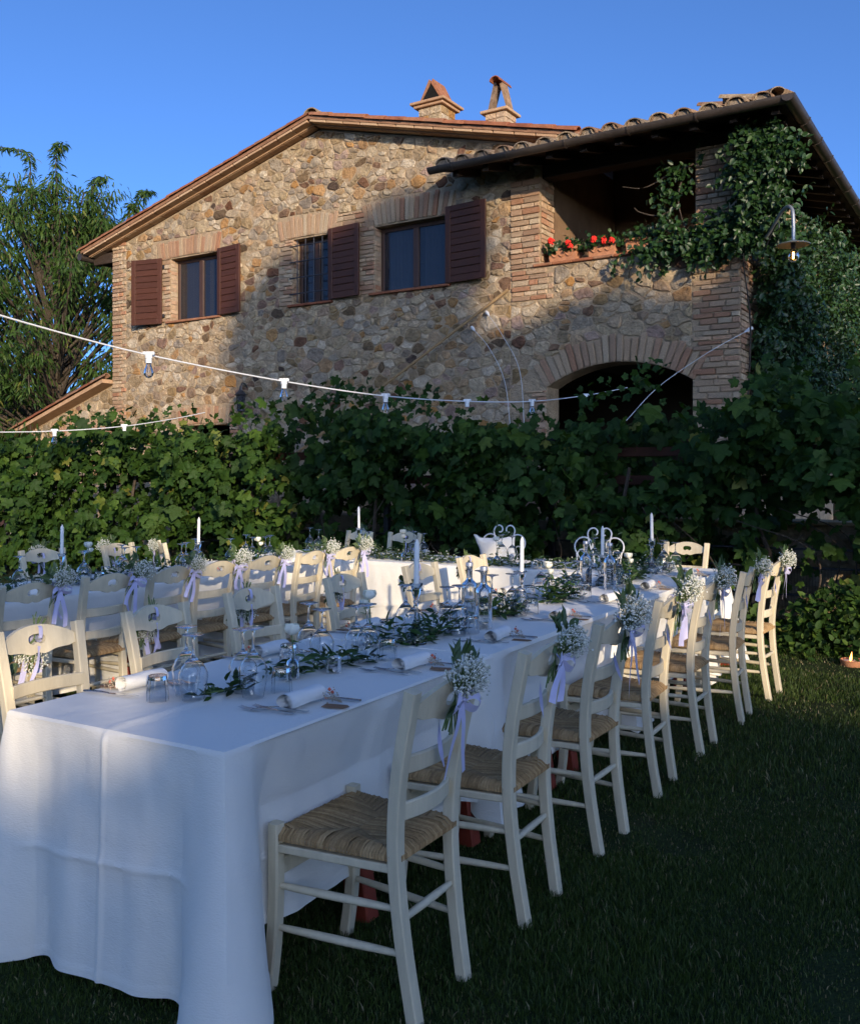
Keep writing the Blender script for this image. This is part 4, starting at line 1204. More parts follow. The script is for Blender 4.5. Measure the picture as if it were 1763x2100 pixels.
MB().add([(a * 1 + .02, c_ * -1 - .025, b_ + 4.55) for a, b_, c_ in ip[0]], ip[1]).build('wall_plate', M['iron'], lamp)

# geraniums in terracotta troughs on the parapet
def trough(x, w_, label, n_fl, seed, mesh_only=False):
    rs = np.random.RandomState(seed); rr = random.Random(seed)
    t = thing('geranium_trough', label, 'planter', HF(x, .14, PAR + .041), -HA, 'troughs on the loggia parapet')
    h = .19; a0, a1 = .10, .12
    v = []
    for (z, k) in ((0, .9), (h * .85, 1.0), (h * .86, 1.06), (h, 1.06), (h, .94), (.1, .84)):
        v += [(-w_ / 2 * k, -a1 * k, z), (w_ / 2 * k, -a1 * k, z), (w_ / 2 * k, a1 * k, z), (-w_ / 2 * k, a1 * k, z)]
    f = [(3, 2, 1, 0)]
    for i in range(5):
        for j in range(4): f.append((i * 4 + j, i * 4 + (j + 1) % 4, (i + 1) * 4 + (j + 1) % 4, (i + 1) * 4 + j))
    f.append((20, 21, 22, 23))
    b_ = MB().add(v, f).build('trough', M['pot'], t)
    fs = MB()
    for i in range(3):
        P = [(-w_ * .38 + w_ * .25 * i + w_ * .25 * k, -a1 * .97 - .006, h * .62 - .045 * math.sin(k * math.pi)) for k in [j / 6 for j in range(7)]]
        fs.add(*sweep(P, circ_sec(.010, 6), (0, 1, 0)))
    fs.build('festoon', M['pot'], b_, 40)
    n = int(700 * w_)
    T = np.stack([rs.uniform(-w_ * .58, w_ * .62, n), rs.uniform(-.18, .12, n), h + np.abs(rs.normal(.03, .07, n)) - .05], 1)
    R = rots(rs.normal(size=(n, 3)), np.tile([0, -1, .4], (n, 1)) + rs.normal(size=(n, 3)) * .4) * rs.uniform(.04, .075, n)[:, None, None]
    tv_, tf_ = lance(.9)
    V_, F_, r_ = scatter(tv_, tf_, R, T, rs.uniform(0, .9, n))
    mobj('foliage', np_mesh('foliage', V_, F_, M['jasmine'], r_), t)
    for i in range(n_fl):
        c = (rr.uniform(-w_ * .45, w_ * .5), -.17 - rr.uniform(0, .04), h + rr.uniform(-.02, .14)); fm = MB()
        for k in range(16):
            d = Vector((rr.gauss(0, 1), rr.gauss(-.4, 1), rr.gauss(.3, 1))).normalized() * .032
            vv, ff = octa(.017); fm.add([(p[0] + c[0] + d.x, p[1] * .6 + c[1] + d.y, p[2] + c[2] + d.z) for p in vv], ff, rr.random())
        fm.build('flower_head', M['geranium'], t)
    return t
trough(2.52, .42, 'terracotta trough of red geraniums next to the loggia pillar', 4, 1)
trough(3.10, .40, 'middle terracotta trough with red geraniums spilling over the parapet', 5, 2)
trough(3.66, .44, 'plain terracotta trough half hidden by jasmine on the parapet', 0, 3)

# bamboo pole leaning on the house wall, loose cables, outdoor lantern
pole = thing('bamboo_pole', 'long bamboo pole leaning diagonally against the stone wall', 'pole', HF(-.9, -.5, 0), -HA)
p0, p1 = Vector((.05, -.0, 2.45)), Vector((2.62, .44, 4.18))
k0 = p0 + (p0 - p1) * 1.42
pts = [k0.lerp(p1, i / 12) for i in range(13)]
MB().add(*sweep(pts, circ_sec(.023, 8), (0, 1, 0))).build('cane', M['bamboo'], pole, 40)
for i in range(2, 12):
    q = k0.lerp(p1, i / 12 + .02)
    d = (p1 - k0).normalized()
    MB().add(*sweep([q - d * .01, q + d * .01], circ_sec(.027, 8), (0, 1, 0))).build('node', M['bamboo'], pole, 40)
M['wallcable'] = vmat('grey_wall_cable', one((.58, .58, .57), .02), 'obj', .6, 5, .05, 0, 30, .3)
M['cable'] = vmat('white_cable', one((.70, .70, .70), .02), 'obj', .5, 5, .05, 0, 30, .4)
def loose_cable(P, label):
    t = thing('loose_cable', label, 'cable', (0, 0, 0), 0, 'cables tied to the house wall')
    W_ = [HF(*p) for p in P]
    base = W_[-1]; t.location = base
    MB().add(*sweep([p - base for p in catmull(W_, 8)], circ_sec(.0042, 6), (1, 0, 0))).build('cord', M['wallcable'], t, 40)
    d = (W_[1] - W_[0]).normalized(); a = W_[0] - base
    MB().add(*sweep([a - d * .06, a - d * .02, a + d * .05], circ_sec(1, 10), (1, 0, 0), [.020, .026, .010])).build('end_plug', M['cable'], t, 40)
loose_cable([(1.16, -.08, 3.66), (1.55, -.3, 3.32), (1.95, -.6, 2.80), (2.2, -.9, 2.05)], 'white cable hanging from the wall below the bamboo pole end')
loose_cable([(1.40, -.08, 3.86), (1.75, -.3, 3.50), (2.15, -.55, 2.95), (2.4, -.9, 2.1)], 'white cable hanging from the wall just above its neighbour')
loose_cable([(XR + .10, -.03, 3.33), (4.6, -.3, 3.03), (4.1, -.6, 2.62), (3.8, -.9, 2.2)], 'white cable slanting from the brick corner across the arch')
lan = thing('wall_lantern', 'small dark iron lantern fixed to the stone wall above the vine', 'lantern', HF(-3.35, -.16, 2.62), -HA)
ll = lathe([(.0, .44), (.02, .42), (.03, .36), (.11, .28), (.10, .27)], 6); MB().add(*ll).build('hood', M['iron'], lan)
ll = lathe([(.085, .268), (.06, .03), (.0, .03)], 6); MB().add(*ll).build('glass_body', M['pane'], lan)
ll = lathe([(.065, .028), (.07, .0), (.02, -.02), (.0, -.05)], 6); MB().add(*ll).build('base', M['iron'], lan)
MB().add(*sweep(catmull([(0, 0, .42), (0, .04, .48), (0, .12, .46), (0, .16, .40)], 5), circ_sec(.012, 6), (1, 0, 0))).build('bracket', M['iron'], lan)

# ------------------------------------------------------------------ string lights
def string_light(name, label, P, bulbs, group):
    t = thing(name, label, 'string lights', P[0], 0, group); base = Vector(P[0])
    C = catmull(P, 10)
    MB().add(*sweep([p - base for p in C], circ_sec(.005, 6), (0, 0, 1))).build('cord', M['cable'], t, 40)
    for (p, has) in bulbs:
        q = Vector(p) - base
        s_ = lathe([(.0, .018), (.020, .016), (.022, .0), (.022, -.02), (.0185, -.022), (.0185, -.05), (.0, -.05)], 14)
        so_ = MB().add([(a + q.x, b_ + q.y, c_ + q.z) for a, b_, c_ in s_[0]], s_[1]).add(*[[(a + q.x, b_ + q.y, c_ + q.z) for a, b_, c_ in cbox(-.035, .035, -.012, .012, .0, .02, .004)[0]], cbox(-.035, .035, -.012, .012, .0, .02, .004)[1]]).build('socket', M['whiteplastic'], t, 40)
        if has:
            pr = [(.0135, -.052), (.0145, -.062), (.024, -.085), (.029, -.105), (.027, -.122), (.015, -.136), (.001, -.140)]
            pr = pr + [(max(.0008, r - .0012), z + (.001 if i == 0 else 0)) for i, (r, z) in enumerate(pr[::-1])]
            b1 = lathe(pr, 18); bo = MB().add([(a + q.x, b_ + q.y, c_ + q.z) for a, b_, c_ in b1[0]], b1[1]).build('bulb', M['glass'], so_, True)
            fi = MB()
            for dx in (-.006, .006): fi.add(*sweep([(q.x + dx, q.y, q.z - .055), (q.x + dx * 1.4, q.y, q.z - .10)], circ_sec(.0012, 4)))
            fi.add(*sweep([(q.x - .009, q.y, q.z - .10), (q.x + .009, q.y, q.z - .102)], circ_sec(.0014, 4), (0, 0, 1)))
            fi.build('filament', M['bamboo'], so_)
    return t
def pix(u, v, Y): return ((u - 881) / 1938 * Y, Y, 1.52 + (975 - v) / 1938 * Y)
A = [pix(-160, 596, 4.55), pix(60, 664, 5.05), pix(305, 728, 5.7), pix(582, 782, 6.6), pix(790, 812, 7.6), pix(957, 823, 8.6), pix(1090, 823, 9.6), pix(1200, 811, 10.6), pix(1285, 795, 11.6)]
string_light('festoon_lights', 'white festoon light cord sagging across the whole view above the tables', A, [(A[2], 1), (A[3], 1), (A[4], 1), (A[5], 0), (A[6], 1), (A[7], 0)], 'festoon light cords')
A = [pix(-220, 880, 8.0), pix(-60, 886, 8.6), pix(112, 884, 9.3), pix(255, 874, 10.0), pix(360, 858, 10.8), pix(420, 846, 11.4)]
string_light('festoon_lights', 'second festoon light cord low over the vine below the lean-to', A, [(A[2], 1), (A[3], 0)], 'festoon light cords')

# ------------------------------------------------------------------ tables and cloths
M['cloth'] = None
def cloth_mat():
    m, nt, b = new_mat('white_linen')
    L = nt.links.new
    tc = nt.nodes.new("ShaderNodeTexCoord")
    b.inputs["Base Color"].default_value = (.74, .715, .655, 1); b.inputs["Roughness"].default_value = .85
    b.inputs["Specular IOR Level"].default_value = .2; b.inputs["Sheen Weight"].default_value = .15
    mp = nt.nodes.new("ShaderNodeMapping"); mp.inputs["Scale"].default_value = (90, 90, 260)
    n = nt.nodes.new("ShaderNodeTexNoise"); n.inputs["Scale"].default_value = 1.0; n.inputs["Detail"].default_value = 3
    n2 = nt.nodes.new("ShaderNodeTexNoise"); n2.inputs["Scale"].default_value = 5.0; n2.inputs["Detail"].default_value = 4
    L(tc.outputs["Object"], mp.inputs[0]); L(mp.outputs[0], n.inputs["Vector"]); L(tc.outputs["Object"], n2.inputs["Vector"])
    ad = nt.nodes.new("ShaderNodeMath"); ad.operation = 'MULTIPLY_ADD'; ad.inputs[1].default_value = 7.0
    L(n2.outputs["Fac"], ad.inputs[0]); L(n.outputs["Fac"], ad.inputs[2])
    bp = nt.nodes.new("ShaderNodeBump"); bp.inputs["Strength"].default_value = .35; bp.inputs["Distance"].default_value = .004
    L(ad.outputs[0], bp.inputs["Height"]); L(bp.outputs[0], b.inputs["Normal"])
    return m
M['cloth'] = cloth_mat()
M['napkin'] = vmat('napkin_linen', one((.78, .77, .74), .02), 'obj', .85, 30, .04, .2, 90, .2)
M['redmetal'] = vmat('red_painted_trestle', one((.22, .035, .018), .1), 'obj', .5, 6, .2, .05, 30, .4)
TH = .76
def tablecloth(name, label, x0, x1, y0, y1, drop, group, seed, creases=True, corners=(1, 1, 1, 1), amp=1.0, overlap=0.0, pushed=False, fine=False):
    """cloth over a table top; drop = bottom heights of the sides (front y0, right x1, back y1, left x0); None = no hang there.
    The hang is a skirt round the edge that flares at the corners and falls in soft folds."""
    rr = random.Random(seed); rs = np.random.RandomState(seed)
    lift = TH + .004 + overlap
    # perimeter samples with outward normals, corner weight, side index, starting front-left going anticlockwise seen from above: front, right, back, left
    per = []
    r = .012
    sides = [((x0, y0), (x1, y0), (0, -1)), ((x1, y0), (x1, y1), (1, 0)), ((x1, y1), (x0, y1), (0, 1)), ((x0, y1), (x0, y0), (-1, 0))]
    acc = 0.0
    for k, (a, b_, nrm) in enumerate(sides):
        L_ = math.hypot(b_[0] - a[0], b_[1] - a[1]); n = max(10, int(L_ / ((.006 if fine else .014) if L_ < 1.0 else (.014 if fine else .028))))
        for i in range(n):
            t = i / n
            px, py = a[0] + (b_[0] - a[0]) * t, a[1] + (b_[1] - a[1]) * t
            dc0, dc1 = t * L_, (1 - t) * L_
            per.append((px, py, nrm, k, dc0, dc1, acc + t * L_, L_))
            if i == 0 and False: pass
        acc += L_
    m = len(per)
    # smooth the bottom height and normals round the corners
    def bottom(i):
        px, py, nrm, k, a, b_, s, L_ = per[i]
        cur = drop[k]; prev = drop[(k - 1) % 4]; nxt = drop[(k + 1) % 4]
        w0 = max(0, 1 - a / .22); w1 = max(0, 1 - b_ / .22)
        lo = cur
        lo = lo + (min(cur, prev) - .07 * 1 - lo) * w0 ** 1.5 if a < .22 else lo
        lo = lo + (min(cur, nxt) - .07 * 1 - lo) * w1 ** 1.5 if b_ < .22 else lo
        return max(.012, lo)
    rows = 90 if fine else 34
    V = []; F = []
    ph = [rr.uniform(0, 6.28) for _ in range(6)]
    for j in range(rows + 1):
        t = j / rows
        for i in range(m):
            px, py, nrm, k, a, b_, s, L_ = per[i]
            prv, nxt = sides[(k - 1) % 4][2], sides[(k + 1) % 4][2]
            w0 = max(0, 1 - a / .07) ** 2 * .5; w1 = max(0, 1 - b_ / .07) ** 2 * .5
            nx = nrm[0] * (1 - w0 - w1) + prv[0] * w0 + nxt[0] * w1; ny = nrm[1] * (1 - w0 - w1) + prv[1] * w0 + nxt[1] * w1
            l = math.hypot(nx, ny); nx /= l; ny /= l
            zb = bottom(i); z = lift - (lift - zb) * t
            h = lift - z
            out = .006 + .035 * h
            fold = (math.sin(s * 5.1 + ph[0]) * .010 + math.sin(s * 9.7 + ph[1]) * .006 + math.sin(s * 2.3 + ph[2]) * .013) * (h / .7) ** 1.2 * amp
            dc = min(a, b_)
            cw = max(0, 1 - dc / .15)
            flare = (.15 * cw ** 1.1 - .030 * math.exp(-((dc - .19) / .06) ** 2) + .018 * math.exp(-((dc - .33) / .07) ** 2)) * (h / .75) ** 1.1
            out += fold + flare
            out += (.007 * noise.noise(Vector((s * 6, h * 2.5, seed))) + .004 * noise.noise(Vector((s * 17, h * 6, seed + 3)))) * min(1, h / .1)
            if pushed and k in (1, 3): out -= .060 * min(1, h / .22) * min(1, max(0, (dc - .10) / .10))
            if creases:
                if k in (0, 2): out += (.012 * max(0, 1 - abs(px - (x0 + x1) / 2) / .09) + .007 * max(0, 1 - abs(px - (x0 + x1) / 2) / .014)) * min(1, h / .03)
                else: out += .012 * max(0, 1 - abs(py - (y0 + y1) / 2) / .12) * min(1, h / .05)
                hz = .40 + .03 * math.sin(s * 1.7 + ph[5]); out += (.005 * max(0, 1 - abs(h - hz) / .05) + .005 * max(0, 1 - abs(h - hz) / .012)) * min(1, max(0, (dc - .08) / .05))
            if h > (lift - zb) - .03: out += .0028
            if j == 0: out = 0.0
            elif j == 1: out = max(out, .008)
            V.append((px + nx * out, py + ny * out, z if j else lift))
    for j in range(rows):
        for i in range(m):
            k = (i + 1) % m
            F.append((j * m + i, (j + 1) * m + i, (j + 1) * m + k, j * m + k))
    # the top as a grid stitched from its own points (a hair above the table)
    nx_, ny_ = max(6, 2 * int((x1 - x0) / .03)), max(6, int((y1 - y0) / .05))
    o = len(V)
    for iy in range(ny_ + 1):
        for ix in range(nx_ + 1):
            tx, ty = ix / nx_, iy / ny_
            x, y = x0 + (x1 - x0) * tx, y0 + (y1 - y0) * ty
            e = min(tx, 1 - tx, ty, 1 - ty)
            z = lift + (0 if e < 1e-6 else .0015 * math.sin(x * 9 + ph[3]) * math.sin(y * 7 + ph[4]) + .0008 * rs.normal())
            if creases:
                z += .008 * max(0, 1 - abs(x - (x0 + x1) / 2) / .035) * (e > 0)
            V.append((x, y, z))
    for iy in range(ny_):
        for ix in range(nx_):
            a = o + iy * (nx_ + 1) + ix
            F.append((a, a + 1, a + nx_ + 2, a + nx_ + 1))
    me = bpy.data.meshes.new(name); me.from_pydata([(a - (x0 + x1) / 2, b_ - (y0 + y1) / 2, c_) for a, b_, c_ in V], [], F)
    me.materials.append(M['cloth'])
    me.polygons.foreach_set("use_smooth", [True] * len(me.polygons)); me.set_sharp_from_angle(angle=math.radians(50))
    ob = mobj(name, me, None, TF((x0 + x1) / 2, (y0 + y1) / 2), -TA)
    return tag(ob, label, 'tablecloth', group)
def trestle_table(label, x0, x1, y0, y1, legs, group):
    t = thing('banquet_table', label, 'table', TF((x0 + x1) / 2, (y0 + y1) / 2), -TA, group)
    cx_, cy_ = (x0 + x1) / 2, (y0 + y1) / 2
    MB().add(*cbox(x0 - cx_ + .008, x1 - cx_ - .008, y0 - cy_ + .008, y1 - cy_ - .008, TH - .035, TH, .006)).build('tabletop', M['redwood'], t)
    for (lx_, ly_) in legs:
        dx_ = .11 if lx_ > cx_ else -.11
        MB().add(*sweep([(lx_ - cx_ + dx_, ly_ - cy_, 0), (lx_ - cx_, ly_ - cy_, TH - .036)], rect_sec(.09, .07, .006), (1, 0, 0))).build('leg', M['redmetal'], t)
    return t
W1 = .92
trestle_table('long table running away from the viewer, red legs under its white cloth', -W1, 0, 0, 2.45, [(-.16, .12), (-.78, .12), (-.16, .74), (-.78, .74), (-.16, 1.5), (-.78, 1.5), (-.16, 2.3), (-.78, 2.3)], 'trestle tables')
trestle_table('far half of the long table up to the head table', -W1, 0, 2.46, 4.95, [(-.16, 2.6), (-.78, 2.6), (-.16, 4.7), (-.78, 4.7)], 'trestle tables')
trestle_table('head table across the far end below the vine', -4.2, 0, 4.97, 5.80, [(-.1, 5.1), (-.1, 5.7), (-2.1, 5.1), (-2.1, 5.7), (-4.1, 5.1), (-4.1, 5.7)], 'trestle tables')
trestle_table('second long table parallel to the first, beyond the facing chairs', -4.1, -3.18, .2, 4.95, [(-3.25, .4), (-4.0, .4), (-3.25, 2.5), (-4.0, 2.5), (-3.25, 4.8), (-4.0, 4.8)], 'trestle tables')
tablecloth('tablecloth', 'white creased cloth on the near end of the long table, hanging to the grass', -W1, 0, 0, 1.62, (.03, .20, .30, .20), 'white tablecloths', 1, pushed=True, fine=True)
tablecloth('tablecloth', 'white cloth over the middle of the long table', -W1 + .002, -.002, 1.60, 3.35, (.3, .16, .28, .2), 'white tablecloths', 2, overlap=.003, amp=1.1, pushed=True)
tablecloth('tablecloth', 'white cloth over the far part of the long table', -W1 + .003, -.003, 3.34, 4.95, (.3, .14, .28, .2), 'white tablecloths', 3, overlap=.0, pushed=True)
tablecloth('tablecloth', 'white cloth on the head table, sunlit on its front fall', -4.2, 0, 4.975, 5.80, (.14, .10, .14, .12), 'white tablecloths', 4, overlap=.002, amp=1.3)
tablecloth('tablecloth', 'white cloth on the second long table', -4.1, -3.18, .2, 4.95, (.1, .16, .2, .16), 'white tablecloths', 5)

# ------------------------------------------------------------------ rush-seated wooden chairs
M['cream'] = vmat('cream_chair_paint', one((.60, .52, .365), .06), 'obj', .58, 9, .13, .12, 45, .28, stretch=(3, 3, .5))
M['rush'] = vmat('rush_straw', [(0, (.25, .155, .07)), (.5, (.34, .215, .10)), (.9, (.43, .285, .14)), (1, (.20, .12, .06))], 'attr', .8, 60, .3, .3, 160, .2)
M['ironwhite'] = vmat('white_painted_iron', one((.74, .73, .70), .02), 'obj', .4, 6, .05, 0, 30, .4)
M['cushion'] = vmat('cushion_cotton', one((.72, .71, .68), .02), 'obj', .9, 8, .04, .25, 25, .1)

def post_mesh(s):
    P = catmull([(.135 * s, -.238, 0), (.143 * s, -.203, .23), (.150 * s, -.186, .45), (.160 * s, -.202, .66), (.170 * s, -.252, .905)], 5)
    return MB().add(*sweep(P, rect_sec(.040, .036, .004), (1, 0, 0))).mesh('back_post', M['cream'], 30)
def leg_mesh(s):
    P = catmull([(.188 * s, .216, 0), (.19 * s, .197, .14), (.19 * s, .19, .28), (.19 * s, .19, .482)], 4)
    return MB().add(*sweep(P, rect_sec(.038, .036, .005), (1, 0, 0))).mesh('leg', M['cream'], 30)
def toprail_mesh():
    n = 48; rings = 4; cz = .853
    def topz(x): return .893 + .018 * math.cos(min(1, abs(x) / .155) * math.pi / 2) - .030 * (abs(x) / .155) ** 2.2
    def botz(x):
        b_ = .828 - .030 * (1 - (abs(x) / .155) ** 1.6)
        return b_ + .010 * math.exp(-(x / .018) ** 2) + .008 * math.exp(-((abs(x) - .075) / .03) ** 2)
    def outer(a):
        c, s = math.cos(a), math.sin(a)
        lo, hi = 0.0, .4
        for _ in range(30):
            m = (lo + hi) / 2; x = c * m; z = cz + s * m
            if abs(x) < .157 and botz(x) < z < topz(x): lo = m
            else: hi = m
        return (c * lo, cz + s * lo)
    def hole(a):
        c, s = math.cos(a), math.sin(a)
        x, z = .036 * math.copysign(abs(c) ** .75, c), .0195 * math.copysign(abs(s) ** .8, s)
        if s < 0: z += .009 * math.exp(-(x / .010) ** 2)
        return (x, cz + .004 + z)
    V = []; F = []; th = .009
    def yb(x): return -.236 - (.86 - .853) - .026 * (1 - (x / .157) ** 2) 
    for side in (0, 1):
        for k in range(rings + 1):
            t = k / rings
            for i in range(n):
                a = 2 * math.pi * i / n; o, h = outer(a), hole(a)
                x, z = h[0] + (o[0] - h[0]) * t, h[1] + (o[1] - h[1]) * t
                y = yb(x) - (z - .853) * .2 + (th if side == 0 else -th)
                V.append((x, y, z))
    m = (rings + 1) * n
    for side in (0, 1):
        for k in range(rings):
            for i in range(n):
                j = (i + 1) % n; q = (side * m + k * n + i, side * m + k * n + j, side * m + (k + 1) * n + j, side * m + (k + 1) * n + i)
                F.append(q if side else q[::-1])
    for i in range(n):
        j = (i + 1) % n
        F.append((i, j, m + j, m + i)); F.append((rings * n + j, rings * n + i, m + rings * n + i, m + rings * n + j))
    return MB().add(V, F).mesh('top_rail', M['cream'], 40)
def slat_mesh(zc, yc, hw_):
    P = [(x, yc - .030 * (1 - (x / hw_) ** 2), zc) for x in [hw_ * (i / 7 - 1) for i in range(15)]]
    return MB().add(*sweep(P, rect_sec(.050, .015, .004), (0, 0, 1))).mesh('back_slat', M['cream'], 30)
def bar_mesh(a, b_, r, name='stretcher'):
    a, b_ = Vector(a), Vector(b_)
    P = [a.lerp(b_, i / 6) for i in range(7)]
    return MB().add(*sweep(P, circ_sec(1, 9), (0, .2, 1), [r * k for k in (.72, .9, 1, 1.05, 1, .9, .72)])).mesh(name, M['cream'], 40)
def rush_mesh():
    rr = random.Random(4)
    C = [(-.19, .19), (.19, .19), (.152, -.19), (-.152, -.19)]       # corners: front left, front right, back right, back left
    ctrL, ctrR = Vector((-.055, -.005)), Vector((.055, -.005))       # the two ends of the middle seam
    mb = MB()
    edges = [(0, 1, (0, 1)), (1, 2, (1, 0)), (2, 3, (0, -1)), (3, 0, (-1, 0))]
    for (a, b_, out) in edges:
        A, B = Vector(C[a]), Vector(C[b_]); o = Vector(out)
        n = 40
        for i in range(n):
            def inner(t):
                # end of the strand, straight in from its rail, on the diagonal from the corner to the middle seam
                e = A.lerp(B, t)
                if out[1]:
                    cx0 = .19 if out[1] > 0 else .152
                    if abs(e.x) <= .055: return Vector((e.x, 0))
                    q = (cx0 - abs(e.x)) / (cx0 - .055)
                    return Vector((e.x, out[1] * .19 * (1 - q)))
                q = 1 - abs(e.y) / .19; cx0 = .19 if e.y > 0 else .152
                return Vector((out[0] * (cx0 + (.055 - cx0) * q), e.y))
            t0, t1 = i / n, (i + 1) / n; tm = (t0 + t1) / 2
            rows = []
            jit = rr.uniform(-.002, .002)
            for t, ridge in ((t0 + .03 / n, 0), (tm, 1), (t1 - .03 / n, 0)):
                e = A.lerp(B, t); p = inner(t)
                h = .0032 if ridge else 0.0
                pts = [(e - o * .012, .428), (e + o * (.013 + h), .437), (e + o * (.014 + h), .452), (e - o * .004, .465 + h + jit), (e.lerp(p, .35), .468 + h + jit), (e.lerp(p, .7), .464 + h), (p, .460 + h * .3)]
                rows.append([(q.x, q.y, z) for q, z in pts])
            v = [p for row in rows for p in row]; k = len(rows[0]); f = []
            for r_ in range(2):
                for j in range(k - 1): f.append((r_ * k + j, (r_ + 1) * k + j, (r_ + 1) * k + j + 1, r_ * k + j + 1))
            mb.add(v, f, rr.random())
    mb.add(*box(-.15, .15, -.17, .17, .430, .445), .2)
    return mb.mesh('rush_seat', M['rush'], 60)
CH = {}
def chair_protos():
    ms = []
    for s in (-1, 1): ms += [('back_post', post_mesh(s)), ('leg', leg_mesh(s))]
    ms.append(('top_rail', toprail_mesh()))
    ms.append(('back_slat', slat_mesh(.690, -.190, .152))); ms.append(('back_slat', slat_mesh(.560, -.178, .146)))
    ms.append(('rush_seat', rush_mesh()))
    for s in (-1, 1):
        ms.append(('seat_rail', MB().add(*sweep([(.19 * s, .18, .415), (.150 * s, -.18, .415)], rect_sec(.024, .030, .004), (0, 0, 1))).mesh('seat_rail', M['cream'], 30)))
        ms.append(('stretcher', bar_mesh((.19 * s, .19, .305), (.146 * s, -.195, .305), .0115))); ms.append(('stretcher', bar_mesh((.19 * s, .195, .185), (.142 * s, -.21, .185), .0115)))
    ms.append(('seat_rail', MB().add(*sweep([(-.18, .19, .415), (.18, .19, .415)], rect_sec(.030, .024, .004), (0, 0, 1))).mesh('seat_rail', M['cream'], 30)))
    ms.append(('front_board', MB().add(*cbox(-.175, .175, .184, .200, .325, .375, .004)).mesh('front_board', M['cream'], 30)))
    ms.append(('stretcher', bar_mesh((-.145, -.198, .275), (.145, -.198, .275), .0115)))
    return ms
CHAIR_MS = chair_protos()
def chair(x, y, face, label, group, jit=0.0):
    """face: rotation in the table frame; 0 looks along +y (away), 90 degrees looks to -x"""
    t = thing('rush_seat_chair', label, 'chair', TF(x, y), -TA + face + jit, group)
    t.scale = (1.04, 1.04, 1.03)
    for n, me in CHAIR_MS: mobj(n, me, t)
    return t
ORD = ['first', 'second', 'third', 'fourth', 'fifth', 'sixth', 'seventh', 'eighth', 'ninth', 'tenth']
chairs_posy = []          # (thing, variant)
R90 = math.pi / 2
row_r = [.43, 1.10, 1.81, 2.59, 3.36, 4.13, 4.86]
rj2 = random.Random(8)
for i, y in enumerate(row_r):
    lab = ['cream rush-seated chair closest to the camera at the long table, its back fully in view'] + ['cream rush-seated chair, %s from the camera in the row along the lawn' % ORD[k] for k in range(1, 7)]
    c = chair(.185 + [0, .02, .03, .02, .03, .07, .11][i], y, R90, lab[i], 'chairs along the lawn side of the long table', [0, .02, -.03, .03, .0, .05, -.06][i])
    chairs_posy.append((c, i, 'lawn row, %s chair' % ORD[i]))
row_l = [.45, 1.10, 1.79, 2.62, 3.42, 4.15]
for i, y in enumerate(row_l):
    lab = 'cream chair facing the camera side of the long table, %s from the near table end' % ORD[i]
    c = chair(-1.12 - [0, .03, .09, .09, .06, .06][i], y, -R90, lab, 'chairs between the two long tables', rj2.uniform(-.05, .05))
    chairs_posy.append((c, i + 2, 'inner row facing the camera, %s chair' % ORD[i]))
row_2 = [.88, 1.40, 1.95, 2.45, 2.90, 3.40, 3.90, 4.40]
for i, y in enumerate(row_2):
    lab = 'cream chair with its back to the long table, %s along the second table' % ORD[i]
    c = chair(-2.96 + rj2.uniform(-.03, .03), y, R90, lab, 'chairs at the near side of the second table', rj2.uniform(-.08, .08))
    chairs_posy.append((c, i, 'second table near side, %s chair' % ORD[i]))
far = [(-4.42, 2.96, -R90 - .1, 'cream chair at the far side of the second table, half shaded'), (-4.37, 3.74, -R90 + .15, 'sunlit cream chair at the far side of the second table before the vine'),
       (-4.36, 4.30, -R90 + .95, 'sunlit cream chair turned edge-on at the far corner of the second table'), (-3.95, 6.02, math.pi - .25, 'sunlit cream chair behind the end of the head table'),
       (-3.35, 6.05, math.pi, 'cream chair behind the head table next to the flowers'), (-.46, 6.06, math.pi, 'cream chair behind the head table beside the second iron chair')]
for i, (x, y, a, lab) in enumerate(far):
    c = chair(x, y, a, lab, 'chairs beyond the tables')
    if i not in (5,): chairs_posy.append((c, i + 1, 'chair beyond the tables'))

